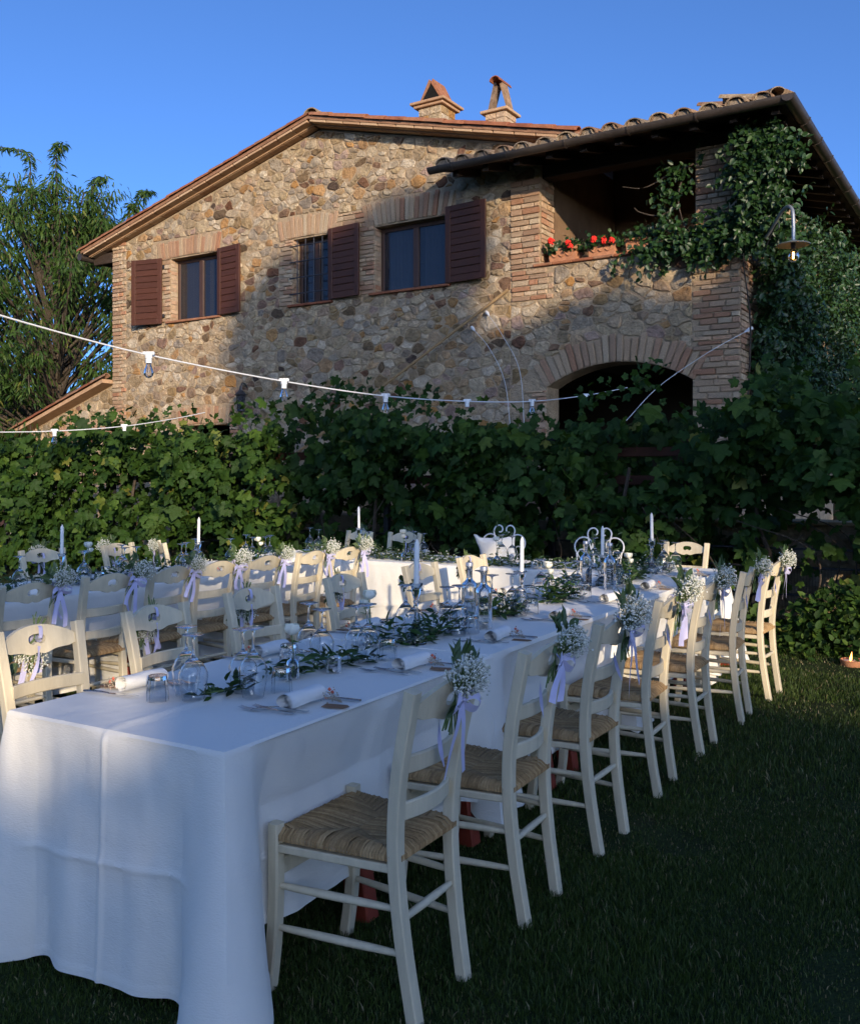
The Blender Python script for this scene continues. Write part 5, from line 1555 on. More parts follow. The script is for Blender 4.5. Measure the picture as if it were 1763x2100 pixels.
# white scrolled iron chairs for the couple
def iron_chair(x, y, a, label):
    t = thing('scrolled_iron_chair', label, 'chair', TF(x, y), -TA + a, 'white iron chairs at the head table')
    def spiral(cx_, cz_, r0, r1, a0, a1, n=26): return [(cx_ + (r0 + (r1 - r0) * i / n) * math.cos(a0 + (a1 - a0) * i / n), 0, cz_ + (r0 + (r1 - r0) * i / n) * math.sin(a0 + (a1 - a0) * i / n)) for i in range(n + 1)]
    def tube(name, P, r=.0075):
        return MB().add(*sweep([(p[0], -.21 - (p[2] - .45) * .16, p[2]) for p in P], circ_sec(r, 8), (0, 1, 0))).build(name, M['ironwhite'], t, 50)
    for s in (-1, 1):
        sp_ = spiral(.052 * s, .985, .062, .016, math.pi if s < 0 else 0, (math.pi if s < 0 else 0) - s * -4.9 if s < 0 else 4.9)
        sp_ = [( (.052 + (.062 - .046 * i / 30) * math.cos(-.3 + 5.2 * i / 30)) * s, 0, .985 + (.062 - .046 * i / 30) * math.sin(-.3 + 5.2 * i / 30)) for i in range(31)]
        tube('heart_scroll', [(.015 * s, 0, .62), (.04 * s, 0, .74), (.095 * s, 0, .90)] + sp_)
        P = [((.145 + .085 * math.cos(a_)) * s, 0, .86 + .085 * math.sin(a_)) for a_ in [2.9 - 3.6 * i / 20 for i in range(21)]]
        tube('side_scroll', [(.06 * s, 0, .74)] + P + [(.20 * s, 0, .70), (.19 * s, 0, .44)])
        P = [((.155 + (.05 - .028 * i / 22) * math.cos(-1.4 + 5.0 * i / 22)) * s, 0, .80 + (.05 - .028 * i / 22) * math.sin(-1.4 + 5.0 * i / 22)) for i in range(23)]
        tube('inner_scroll', [(.08 * s, 0, .70)] + P, .006)
        MB().add(*sweep(catmull([(.19 * s, -.21, .44), (.195 * s, -.225, .2), (.20 * s, -.26, 0)], 4), circ_sec(.009, 7), (1, 0, 0))).build('leg', M['ironwhite'], t, 50)
        MB().add(*sweep(catmull([(.19 * s, .19, .44), (.20 * s, .21, .2), (.21 * s, .22, 0)], 4), circ_sec(.009, 7), (1, 0, 0))).build('leg', M['ironwhite'], t, 50)
    seat = MB()
    ring = [(.205 * math.cos(a_), .205 * math.sin(a_) - .01, .44) for a_ in [2 * math.pi * i / 24 for i in range(25)]]
    seat.add(*sweep(ring, circ_sec(.009, 7), (0, 0, 1))).add(*[[(p[0], p[1] - .01, p[2] + .435) for p in lathe([(0, 0), (.2, 0), (.2, .006), (0, .006)], 24)[0]], lathe([(0, 0), (.2, 0), (.2, .006), (0, .006)], 24)[1]])
    seat.build('seat', M['ironwhite'], t, 40)
    return t
iron_chair(-2.26, 6.10, math.pi, 'white scrolled iron chair with a white cushion at the head table')
iron_chair(-1.255, 6.10, math.pi + .1, 'white scrolled iron chair without cushion, behind the bottles')
def cushion():
    n = 14; V = []; F = []
    for side in (1, -1):
        for i in range(n + 1):
            for j in range(n + 1):
                a, b_ = 2 * i / n - 1, 2 * j / n - 1
                pin = 1 - .10 * (1 - a * a) * 0 - .09 * (b_ * b_) * (1 - a * a) * 0
                w_ = .215 * (1 - .10 * (1 - b_ * b_) * abs(a) ** 3); h_ = .145 * (1 - .16 * (1 - a * a) * abs(b_) ** 3)
                th = .055 * max(0, (1 - abs(a) ** 3) * (1 - abs(b_) ** 3)) ** .55 + .004
                V.append((a * w_, side * th + .012 * math.sin(a * 5 + b_ * 3), b_ * h_ + .03 * (a > .75) * (b_ > .6)))
    m = (n + 1) ** 2
    for s in (0, 1):
        for i in range(n):
            for j in range(n):
                q = [s * m + i * (n + 1) + j, s * m + (i + 1) * (n + 1) + j, s * m + (i + 1) * (n + 1) + j + 1, s * m + i * (n + 1) + j + 1]
                F.append(tuple(q if s else q[::-1]))
    me = MB().add(V, F).mesh('cushion', M['cushion'], True)
    o = mobj('cushion', me, None, TF(-2.26, 6.24, .80), -TA + math.pi); o.rotation_euler = (-.30, .06, -TA + math.pi)
    return tag(o, 'plump white cotton cushion propped on the first iron chair', 'cushion')
cushion()

# ------------------------------------------------------------------ posies tied to the chair backs
M['ribbon'] = vmat('lilac_satin_ribbon', one((.52, .50, .72), .02), 'obj', .30, 20, .05, 0, 60, .5, sheen=.3)
M['bloom'] = vmat('baby_breath_blossom', [(0, (.45, .47, .36)), (.3, (.66, .66, .57)), (1, (.80, .79, .73))], 'attr', .8, 40, .1, 0, 60, .2)
M['stem'] = vmat('green_stem', [(0, (.08, .13, .04)), (1, (.14, .19, .07))], 'attr', .7, 20, .2, 0, 60, .2)
M['olive'] = vmat('grey_green_leaf', [(0, (.045, .085, .03)), (.6, (.07, .115, .045)), (1, (.13, .17, .08))], 'attr', .45, 20, .2, 0, 60, .4, transl=.2)
M['ruscus'] = vmat('ruscus_leaf', [(0, (.022, .055, .014)), (.7, (.040, .088, .022)), (1, (.09, .15, .04))], 'attr', .45, 20, .2, 0, 60, .3, transl=.2)
M['petal'] = vmat('white_petal', [(0, (.74, .74, .66)), (1, (.84, .83, .78))], 'attr', .7, 20, .05, 0, 60, .25, transl=.15)
def strip(path, width, side):
    P = [Vector(p) for p in path]; v = []; n = len(P)
    for i in range(n):
        w_ = width[i] if isinstance(width, (list, tuple)) else width
        s_ = Vector(side[i] if isinstance(side, list) else side).normalized() * w_ / 2
        v += [P[i] - s_, P[i] + s_]
    return v, [(2 * i, 2 * i + 1, 2 * i + 3, 2 * i + 2) for i in range(n - 1)]
def leaf_at(mb, tv, tf, p, d, up, L, rnd):
    R = rots(np.array([d], float), np.array([up], float))[0] * L
    mb.add([tuple(R @ np.array(q) + np.array(p)) for q in tv], tf, rnd)
def posy_meshes(seed):
    """origin at the knot; -y points away from the chair back, z up"""
    rr = random.Random(seed); out = []
    lean = rr.uniform(-.02, .05)
    bl = MB(); st = MB()
    C = Vector((.02 + lean, -.065, .080))
    ov, of = octa(1.0)
    for i in range(520):
        d = Vector((rr.gauss(0, 1), rr.gauss(0, 1), rr.gauss(0, 1))).normalized() * (rr.random() ** .4)
        p = C + Vector((d.x * .092, d.y * .065, d.z * .075))
        if i < 60: p = C + Vector((d.x * .112, d.y * .08, d.z * .095))
        r_ = rr.uniform(.0036, .0066)
        rn_ = rr.random()
        bl.add([(q[0] * r_ + p.x, q[1] * r_ + p.y, q[2] * r_ * .9 + p.z) for q in ov], of, rn_)
        if i % 2 == 0:
            a = Vector((lean * .2, -.022, .0)).lerp(p, rr.uniform(.25, .6))
            s_ = Vector((rr.gauss(0, 1), rr.gauss(0, 1), 0)); v, f = strip([a, p], .0022, s_ if s_.length > .01 else (1, 0, 0)); st.add(v, f, rr.random())
    for i in range(9):
        a = rr.uniform(-.05, .05); P = [(a * .3, -.02, .05), (0, -.022, 0), (-.02 + a * .5, -.024 + rr.uniform(-.008, .008), -.05), (-.035 + a, -.026, -.085 - rr.uniform(0, .03))]
        st.add(*sweep(catmull(P, 3), circ_sec(.0026, 5), (1, 0, 0)), rr.random())
    lf = MB(); tv, tf = lance(.44)
    for i in range(9):
        a = rr.uniform(-1.6, 1.0); base = Vector((math.sin(a) * .06, -.045 + rr.uniform(-.02, .02), .04 + math.cos(a) * .10))
        d = (math.sin(a) + rr.gauss(0, .3), rr.gauss(-.2, .3), math.cos(a) * .9 + rr.gauss(0, .3))
        leaf_at(lf, tv, tf, base, d, (rr.gauss(0, .5), -1, .3), rr.uniform(.055, .088), rr.random())
    for i in range(5):
        z = .10 + i * .013; leaf_at(lf, tv, tf, (-.055 - i * .004, -.04, z), (-.8 if i % 2 else .5, -.2, .8), (0, -1, .2), rr.uniform(.04, .06), rr.random())
    for i in range(4): leaf_at(lf, tv, tf, (rr.uniform(-.03, .03), -.03, -.02), (rr.choice((-1, 1)) * .8, -.1, -.6), (0, -1, .2), rr.uniform(.045, .065), rr.random())
    rb = MB(); w_ = .030
    for s in (-1, 1):
        Lp = [(0, -.045, 0), (s * .036, -.066, .018), (s * .074, -.074, .004), (s * .080, -.068, -.028), (s * .048, -.060, -.030), (0, -.047, -.004)]
        P = catmull(Lp, 4); rb.add(*strip(P, w_, [(0, -.3 + .6 * math.sin(i * .3), 1) for i in range(len(P))]), .5)
        L_ = rr.uniform(.15, .27)
        Tl = [(0, -.047, -.004), (s * .018 - .012, -.056, -L_ * .3), (s * .040 - .02, -.052, -L_ * .65), (s * .055 + rr.uniform(-.03, .02) - .02, -.048, -L_)]
        P = catmull(Tl, 5); tw = rr.uniform(-1.0, 1.0)
        rb.add(*strip(P, w_, [(math.cos(tw * i / len(P)), math.sin(tw * i / len(P)) * .8, .2 * s) for i in range(len(P))]), .5)
    kn = octa(1.0); rb.add([(q[0] * .014, -.05 + q[1] * .012, q[2] * .013) for q in kn[0]], kn[1], .5)
    sp_ = MB()     # strap over the rail and through its hole
    P = catmull([(0, -.045, 0), (0, -.020, .030), (0, .0, .058), (0, .019, .050), (0, .026, .018), (0, .024, .0)], 4)
    sp_.add(*strip(P, .022, (1, 0, 0)), .5)
    P = catmull([(.004, .026, -.036), (.008, .035, -.10), (.020, .030, -.17), (.045, .025, -.23)], 5)
    sp_.add(*strip(P, .018, [(1, .4 * math.sin(i * .5), .2) for i in range(len(P))]), .5)
    return [('blossoms', bl.mesh('blossoms', M['bloom'])), ('stems', st.mesh('stems', M['stem'])), ('leaves', lf.mesh('leaves', M['olive'])), ('ribbon_bow', rb.mesh('ribbon_bow', M['ribbon'], True)), ('ribbon_strap', sp_.mesh('ribbon_strap', M['ribbon'], True))]
POSY = [posy_meshes(100 + k) for k in range(8)]
for k, (c, v, where) in enumerate(chairs_posy):
    lab = "baby's breath posy with lilac ribbon on the " + where
    if where == 'chair beyond the tables': lab = "baby's breath posy with lilac ribbon behind the " + c['label'].split(' cream')[0].replace('cream chair', 'chair').split(' at ')[0].split(' behind')[0] + ' ' + ['half in shade at the second table', 'in sun at the second table', 'edge-on at the far corner', 'at the end of the head table', 'by the head table flowers'][k - 21]
    sx = -.015 if 'lawn' in where else (.14 if 'near side' in where else random.Random(k).uniform(-.03, .03))
    mz = Matrix.Rotation(c.rotation_euler.z, 3, 'Z')
    t = thing('chair_posy', lab, 'posy', c.location + mz @ Vector((sx, -.285, .885 - (.03 if 'beyond' in where else 0))), c.rotation_euler.z, 'posies tied to chair backs')
    rk = random.Random(k * 7 + 1); sc_ = (.95 if 'lawn' in where else .82) * rk.uniform(.88, 1.1); t.scale = (sc_, sc_, sc_); t.rotation_euler.y = rk.uniform(-.22, .22)
    for n, me in POSY[(v * 3 + k) % 8]:
        o = mobj(n, me, t)
        if 'facing' in where and n in ('blossoms', 'stems', 'leaves'): o.rotation_euler = (0, 2.5 + .5 * random.Random(k).random(), 0)
        if n in ('blossoms', 'stems', 'leaves'): o["kind"] = "stuff"

# ------------------------------------------------------------------ glassware and tableware prototypes
def ring_prof(outer, t):
    """closed thin-walled profile: outside down, inside back up"""
    return outer + [(max(.0006, r - t), z) for r, z in outer[::-1]]
WG = [(.0355, .0), (.0400, .02), (.0460, .055), (.0490, .085), (.0480, .098), (.0380, .120), (.0210, .143), (.0080, .155), (.0042, .164)]
inner = [(max(.0005, r - .0013), z) for r, z in WG[:-2]] + [(.0005, .147)]
wg = WG + [(.0038, .19), (.0040, .215), (.0060, .224), (.0200, .231), (.0370, .2345), (.0380, .236), (.0360, .2365), (.0010, .2375)]
wine_v = lathe(wg + [(.0005, .2374)], 26)
def wine_mesh(k=1.0):
    b_ = MB()
    prof = inner[::-1] + wg            # from inside apex to rim, round and up the outside to the foot
    v, f = lathe([(r * (1.0), z * k) for r, z in prof], 26)
    b_.add(v, f); return b_.mesh('wine_glass', M['glass'], 50)
WINE = [wine_mesh(1.0), wine_mesh(.93)]
tg = [(.0375, .0), (.0365, .03), (.0345, .06), (.0320, .080), (.0300, .084), (.0010, .0845)]
ti = [(.0005, .070), (.0290, .0695), (.0325, .05), (.0352, .02), (.0360, .0)]
v, f = lathe(ti + tg, 12)
TUMB = MB().add(v, f).mesh('tumbler', M['glass'], 20)
M['steel'] = vmat('cutlery_steel', one((.55, .55, .56), .02), 'obj', .22, 20, .05, 0, 60, .5, metallic=1.0)
def fork_mesh():
    b_ = MB()
    P = catmull([(0, -.10, .004), (0, -.05, .006), (0, .0, .010), (0, .035, .006), (0, .052, .003)], 4)
    wd = [.0065, .0062, .006, .0055, .005, .0045, .0042, .004, .0038, .004, .0045, .006, .009, .011, .012, .0122, .0123]
    v = []; n = len(P)
    for i, p in enumerate(P):
        w_ = wd[min(i, len(wd) - 1)]
        v += [(-w_, p.y, p.z), (w_, p.y, p.z), (w_, p.y, p.z - .002), (-w_, p.y, p.z - .002)]
    f = []
    for i in range(n - 1):
        for j in range(4): f.append((i * 4 + j, i * 4 + (j + 1) % 4, (i + 1) * 4 + (j + 1) % 4, (i + 1) * 4 + j))
    f += [(3, 2, 1, 0), tuple(range((n - 1) * 4, n * 4))]
    b_.add(v, f)
    for k in range(4):
        x = -.0105 + k * .007
        b_.add(*sweep([(x, .050, .003), (x, .075, .004), (x, .098, .009)], rect_sec(.0032, .0018, .0004), (1, 0, 0), [1, .9, .5]))
    return b_.mesh('fork', M['steel'], 40)
def knife_mesh():
    b_ = MB()
    b_.add(*sweep(catmull([(0, -.115, .004), (0, -.05, .005), (0, -.01, .004)], 4), rect_sec(.013, .005, .0015), (1, 0, 0), [1, 1, .95, .9, .85, .8, .75, .7, .65]))
    v = [(-.006, -.008, .002), (.006, -.008, .002), (.007, .06, .002), (.004, .10, .002), (-.005, .115, .002), (-.006, -.008, .0035), (.006, -.008, .003), (.007, .06, .003), (.004, .10, .003), (-.005, .115, .0035)]
    f = [(0, 4, 3, 2, 1), (5, 6, 7, 8, 9)] + [(i, (i + 1) % 5, 5 + (i + 1) % 5, 5 + i) for i in range(5)]
    b_.add(v, f); return b_.mesh('knife', M['steel'], 40)
FORK, KNIFE = fork_mesh(), knife_mesh()
def napkin_mesh(seed):
    rr = random.Random(seed); turns = 2.6; n = 46; L_ = .17; V = []; F = []
    cols = 9
    for j in range(cols + 1):
        t = j / cols
        for i in range(n + 1):
            a = 2 * math.pi * turns * i / n; r = .007 + .0235 * (i / n) ** .8 + .0016 * math.sin(a * 3 + t * 2)
            tele = .006 * (i / n) * (1 if j == cols else (-1 if j == 0 else 0)) + .004 * math.sin(a + t)
            V.append((r * math.cos(a) * 1.08, (t - .5) * L_ + tele, .031 + r * math.sin(a) * .95 + .0012 * math.sin(t * 9 + a)))
    for j in range(cols):
        for i in range(n):
            F.append((j * (n + 1) + i, j * (n + 1) + i + 1, (j + 1) * (n + 1) + i + 1, (j + 1) * (n + 1) + i))
    me = MB().add(V, F).mesh('napkin_roll', M['napkin'], True)
    return me
NAP = [napkin_mesh(k) for k in range(3)]
SOLID = {}
M['kraft'] = vmat('kraft_paper', one((.26, .15, .09), .05), 'obj', .9, 20, .1, .1, 60, .1)
M['driedflower'] = vmat('dried_flower', [(0, (.42, .33, .22)), (.75, (.50, .42, .32)), (.9, (.55, .12, .07)), (1, (.62, .16, .10))], 'attr', .9, 20, .1, 0, 60, .1)
def tag_mesh():
    v = [(-.045, -.022, .001), (.03, -.022, .001), (.045, 0, .001), (.03, .022, .001), (-.045, .022, .001)]
    v += [(a, b_, c_ + .0012) for a, b_, c_ in v]
    return MB().add(v, [(4, 3, 2, 1, 0), (5, 6, 7, 8, 9)] + [(i, (i + 1) % 5, 5 + (i + 1) % 5, 5 + i) for i in range(5)]).mesh('card', M['kraft'])
def sprig_mesh(seed):
    rr = random.Random(seed); b_ = MB(); ov, of = octa(1)
    for i in range(46):
        p = Vector((rr.gauss(-.01, .014), rr.gauss(.01, .014), abs(rr.gauss(.022, .012)))); r_ = rr.uniform(.002, .004)
        b_.add([(q[0] * r_ + p.x, q[1] * r_ + p.y, q[2] * r_ + p.z) for q in ov], of, rr.random() * .85)
        b_.add(*strip([(.04, -.004, .003), tuple(p)], .001, (0, 1, .2)), .2)
    for p in ((-.012, .012, .040), (-.004, .018, .030)):
        b_.add([(q[0] * .0075 + p[0], q[1] * .0075 + p[1], q[2] * .0075 + p[2]) for q in ov], of, .97)
    return b_.mesh('dried_sprig', M['driedflower'])
CARD, SPRIG = tag_mesh(), [sprig_mesh(k) for k in range(3)]
def put(name, me, label, cat, x, y, z, rot, group, rx=0):
    o = mobj(name, me, None, TF(x, y, z), -TA + rot); o.rotation_euler = (rx, 0, -TA + rot)
    return tag(o, label, cat, group)
TZ = TH + .0085
rp_ = random.Random(99)
def place_setting(x, y, s, where, full=True, glasses=2, tumbler=True, cutl=True):
    """s = +1: diner sits at larger x; the setting is laid in from that edge. where: words that single the setting out"""
    def P(a, inn): return (x - s * inn, y + s * a)
    r0 = 0 if s > 0 else math.pi
    j = lambda k=.008: rp_.uniform(-k, k)
    names = ['inner', 'outer']
    if cutl:
        for k, (a, i_) in enumerate(((-.125, .19), (-.085, .155))):
            q = P(a + j(), i_ + j()); put('fork', FORK, '%s steel fork, %s' % (('inner', 'outer')[1 - k], where), 'fork', q[0], q[1], TZ, r0 + R90 + .22 + j(.05), 'forks')
        q = P(.115, .115 + j()); put('knife', KNIFE, 'steel knife, %s' % where, 'knife', q[0], q[1], TZ, r0 + R90 + .12 + j(.04), 'knives')
    if full:
        q = P(-.01, .135 + j()); o = put('napkin_roll', NAP[rp_.randrange(3)], 'rolled white linen napkin, %s' % where, 'napkin', q[0], q[1], TZ - .003, r0 + math.pi + j(.12), 'rolled napkins')
        q = P(.035, .028)
        t = thing('place_card', 'brown kraft name card with dried sprig, %s' % where, 'place card', TF(q[0], q[1], TZ), -TA + r0 + .25 + j(.1) , 'place cards')
        mobj('card', CARD, t); mobj('dried_sprig', SPRIG[rp_.randrange(3)], t, (-.035, .04, .002))
    gl = [(.0, .345), (.035, .425)][:glasses]
    for k, (a, i_) in enumerate(gl):
        q = P(a + j(.012), i_ + j(.012)); put('wine_glass', WINE[k], 'upturned %s wine glass, %s' % (('larger', 'smaller')[k], where), 'wine glass', q[0], q[1], TZ, 0, 'upturned wine glasses')
    if tumbler:
        q = P(.105 + j(.01), .325 + j(.01)); put('tumbler', TUMB, 'upturned faceted water tumbler, %s' % where, 'tumbler', q[0], q[1], TZ, j(.5), 'upturned tumblers')
for i, y in enumerate([.52, 1.21, 1.95, 2.67, 3.46, 4.20]):
    place_setting(0, y, 1, '%s setting from the near end, lawn side' % ORD[i])
place_setting(0, 5.16, 1, 'setting at the lawn end of the head table', glasses=2)
for i, y in enumerate([.42, 1.12, 1.84, 2.62, 3.42, 4.18]):
    place_setting(-W1, y, -1, '%s setting from the near end, inner side' % ORD[i])
for i, y in enumerate([1.40, 1.95, 2.45, 2.90, 3.40, 3.90, 4.40]):
    place_setting(-3.18, y, 1, 'near side of second table, %s setting' % ORD[i], full=i > 0, cutl=False, glasses=2 if i % 2 == 0 else 1)
for i, y in enumerate([2.96, 3.74, 4.35]):
    place_setting(-4.1, y, -1, 'far side of second table, %s setting' % ORD[i], cutl=False, full=False)
def head_setting(x, where, full=True):
    def p(a, b_): return (x + a, 5.80 - b_)
    for k, (a, b_) in enumerate(((0.0, .30), (.085, .27))):
        q = p(a, b_); put('wine_glass', WINE[k], 'upturned %s wine glass, %s' % (('larger', 'smaller')[k], where), 'wine glass', q[0], q[1], TZ, 0, 'upturned wine glasses')
    if full:
        q = p(.02, .14); put('napkin_roll', NAP[1], 'rolled white linen napkin, %s' % where, 'napkin', q[0], q[1], TZ - .003, .3, 'rolled napkins')
for x, w_ in ((-3.95, 'at the far end of the head table'), (-3.35, 'before the chair by the head table flowers'), (-2.75, 'on the head table left of the cushioned chair'), (-1.85, 'on the head table between the iron chairs'), (-1.0, 'on the head table beside the second iron chair'), (-.42, 'on the head table before its lawn-end chair')):
    head_setting(x, w_.replace('left of', 'next to'))

# candlesticks, bottles, vases, tealights
M['wax'] = vmat('white_candle_wax', one((.80, .78, .74), .01), 'obj', .45, 20, .03, 0, 60, .4)
M['black'] = vmat('candle_wick', one((.03, .03, .03), .05), 'obj', .9, 20, .03, 0, 60, .1)
cs = [(.046, 0), (.047, .006), (.040, .030), (.026, .055), (.013, .070), (.018, .078), (.012, .088), (.0085, .10), (.0078, .135), (.010, .150), (.0155, .156), (.009, .164), (.0135, .172), (.020, .190), (.022, .208), (.029, .222), (.030, .225), (.024, .224), (.0125, .205), (.0005, .204)]
CSTICK = MB().add(*lathe([(.0005, .004), (.040, .004)] + [(.046, .0)] + cs[1:], 18)).mesh('glass_holder', M['thickglass'], 35)
CAND = MB().add(*lathe([(.0115, .0), (.0118, .02), (.0112, .19), (.0095, .198), (.004, .212), (.001, .216)], 14)).mesh('candle', M['wax'], 40)
WICK = MB().add(*sweep([(0, 0, .213), (.001, 0, .222), (.003, 0, .228)], circ_sec(.0012, 5))).mesh('wick', M['black'])
def candlestick(x, y, h, label, group='candlesticks'):
    t = thing('candlestick', label, 'candlestick', TF(x, y, TZ), -TA, group)
    mobj('glass_holder', CSTICK, t, None, None, (1, 1, h / .225))
    c_ = mobj('candle', CAND, t, (0, 0, h - .018), random.Random(x).uniform(0, 6)); c_.rotation_euler = (random.Random(y).uniform(-.02, .02), random.Random(x * y).uniform(-.02, .02), 0)
    mobj('wick', WICK, c_)
candlestick(-.40, 1.667, .27, 'white candle in a tall pressed-glass holder, first on the long table')
candlestick(-.52, 3.04, .20, 'white candle in a glass holder halfway down the long table')
candlestick(-.46, 4.21, .21, 'white candle in a glass holder between the far bottles')
candlestick(-.40, 5.13, .27, 'white candle in a tall glass holder at the lawn end of the head table')
candlestick(-3.19, 5.25, .27, 'white candle in a tall glass holder where second and head tables meet')
candlestick(-3.63, 3.64, .22, 'white candle in a glass holder on the second table, further one')
candlestick(-3.63, 2.343, .22, 'white candle in a glass holder on the second table, closer one')
bo = [(.0385, .0), (.041, .004), (.041, .175), (.038, .196), (.026, .207), (.017, .216), (.0155, .225), (.0155, .268), (.0175, .272), (.0175, .282)]
BOT = MB().add(*lathe([(.0005, .026), (.036, .025), (.0375, .03), (.0375, .172), (.034, .192), (.022, .203), (.0125, .216), (.0125, .282)] + bo[::-1] + [(.0005, .0)], 24)).mesh('bottle_body', M['glass'], 40)
wt = MB().add(*lathe([(.0005, .0265), (.0372, .0265), (.0372, .150), (.0005, .150)], 20)).mesh('water', glass_mat('water', (1, 1, 1), 0, 1.33), 40)
STOP = MB().add(*lathe([(.0120, .262), (.0120, .283), (.0185, .284), (.019, .300), (.017, .304), (.0005, .305)], 16)).mesh('stopper', vmat('grey_stopper', one((.42, .43, .46), .03), 'obj', .35, 20, .05, 0, 60, .5, metallic=.4), 40)
def bottle(x, y, label):
    t = thing('water_bottle', label, 'bottle', TF(x, y, TZ), -TA, 'glass water bottles')
    mobj('bottle_body', BOT, t); mobj('stopper', STOP, t)
bottle(-.335, 2.20, 'clear water bottle with grey stopper, front one of the near pair')
bottle(-.50, 2.36, 'clear water bottle with grey stopper, rear one of the near pair')
bottle(-.355, 4.065, 'clear water bottle with grey stopper, front one of the far pair')
bottle(-.56, 4.16, 'clear water bottle with grey stopper, rear one of the far pair')
va = [(.024, 0), (.026, .004), (.026, .052), (.020, .066), (.0105, .074), (.0095, .095), (.0135, .102)]
VASE = MB().add(*lathe([(.0005, .006), (.023, .006), (.0245, .052), (.018, .064), (.008, .074), (.0075, .096), (.012, .102)] + va[::-1] + [(.0005, 0)], 18)).mesh('vase', M['glass'], 40)
def rose_mesh(seed, n=14):
    rr = random.Random(seed); b_ = MB()
    for i in range(n):
        t = i / n; a = i * 2.4; tilt = .15 + .75 * t; L_ = .032 + .010 * t
        R = Matrix.Rotation(a, 3, 'Z') @ Matrix.Rotation(tilt * .55, 3, 'X')
        v = []; 
        for k in range(4):
            h = k / 3
            w_ = .017 * math.sin(.5 + 1.9 * h) * (1 + .25 * t)
            bow = .010 * t * math.sin(h * 3.1) + .006
            for m_ in (-1, 0, 1): v.append(R @ Vector((w_ * m_, -.004 - bow + .005 * abs(m_), L_ * h)))
        f = []
        for k in range(3):
            for m_ in range(2): f.append((k * 3 + m_, k * 3 + m_ + 1, (k + 1) * 3 + m_ + 1, (k + 1) * 3 + m_))
        b_.add(v, f, rr.random())
    return b_.mesh('rose_head', M['petal'], True)
ROSE = [rose_mesh(k) for k in range(3)]
def bud_vase(x, y, label, heads=2, h=.20):
    t = thing('bud_vase', label, 'vase', TF(x, y, TZ), -TA, 'bud vases with white roses'); rr = random.Random(x * 7 + y)
    mobj('vase', VASE, t)
    for k in range(heads):
        a = rr.uniform(0, 6.28); tip = Vector((.02 * math.cos(a) * (k + .3), .02 * math.sin(a) * (k + .3), h - .035 * k))
        b_ = MB(); b_.add(*sweep(catmull([(0, 0, .01), (.003, 0, .09), tuple(tip)], 5), circ_sec(.002, 5), (1, 0, 0)), .4)
        tv_, tf_ = lance(.4)
        for q in range(3): leaf_at(b_, tv_, tf_, (tip * .8)[:], (rr.gauss(0, 1), rr.gauss(0, 1), .2), (0, 0, 1), .035, rr.random())
        s_ = b_.build('rose_stem', M['stem'], t)
        o = mobj('rose_head', ROSE[(k + int(x * 10)) % 3], s_, tip, rr.uniform(0, 6), (1.05, 1.05, 1.05) if k == 0 else (.75, .75, .85))
    return t
bud_vase(-.42, .82, 'small glass vase with one open white rose on the near garland', 1, .165)
bud_vase(-.55, 1.52, 'small glass vase with white roses behind the second glasses', 2, .21)
bud_vase(-.50, 3.38, 'small glass vase with two white roses past the middle candle', 2, .19)
bud_vase(-.42, 4.62, 'small glass vase with a white rose by the far bottles', 2, .16)
bud_vase(-1.75, 5.20, 'small glass vase with tall white roses before the iron chairs', 2, .20)
bud_vase(-2.62, 5.12, 'small glass vase with white roses next to the first candle flame height', 2, .24)
bud_vase(-3.62, 2.55, 'small glass vase with white roses beside the closer second-table candle', 2, .25)
bud_vase(-3.66, 4.40, 'small glass vase with white roses near the end of the second table', 2, .18)
tl = [(.030, 0), (.031, .003), (.031, .05), (.033, .055)]
TLG = MB().add(*lathe([(.0005, .006), (.028, .006), (.0285, .05), (.0305, .055)] + tl[::-1] + [(.0005, 0)], 18)).mesh('glass_cup', M['glass'], 40)
TLC = MB().add(*lathe([(.0005, .0065), (.0195, .0065), (.0195, .021), (.018, .021), (.018, .019), (.0005, .019)], 16)).mesh('tin_candle', vmat('tealight_tin', one((.6, .6, .62), .02), 'obj', .35, 20, .05, 0, 60, .5, metallic=.7), 40)
for x, y, lab in ((-.36, .99, 'glass tealight holder on the near garland'), (-.44, 2.62, 'glass tealight holder in the middle garland'), (-2.45, 5.1, 'glass tealight holder at the front of the head table'), (-1.35, 5.08, 'glass tealight holder before the second iron chair'), (-3.0, 5.1, 'glass tealight holder near the table junction')):
    t = thing('tealight', lab, 'tealight', TF(x, y, TZ), -TA, 'tealights'); mobj('glass_cup', TLG, t); c_ = mobj('tin_candle', TLC, t)
    MB().add(*sweep([(0, 0, .019), (.001, 0, .028)], circ_sec(.001, 5))).build('wick', M['black'], c_)

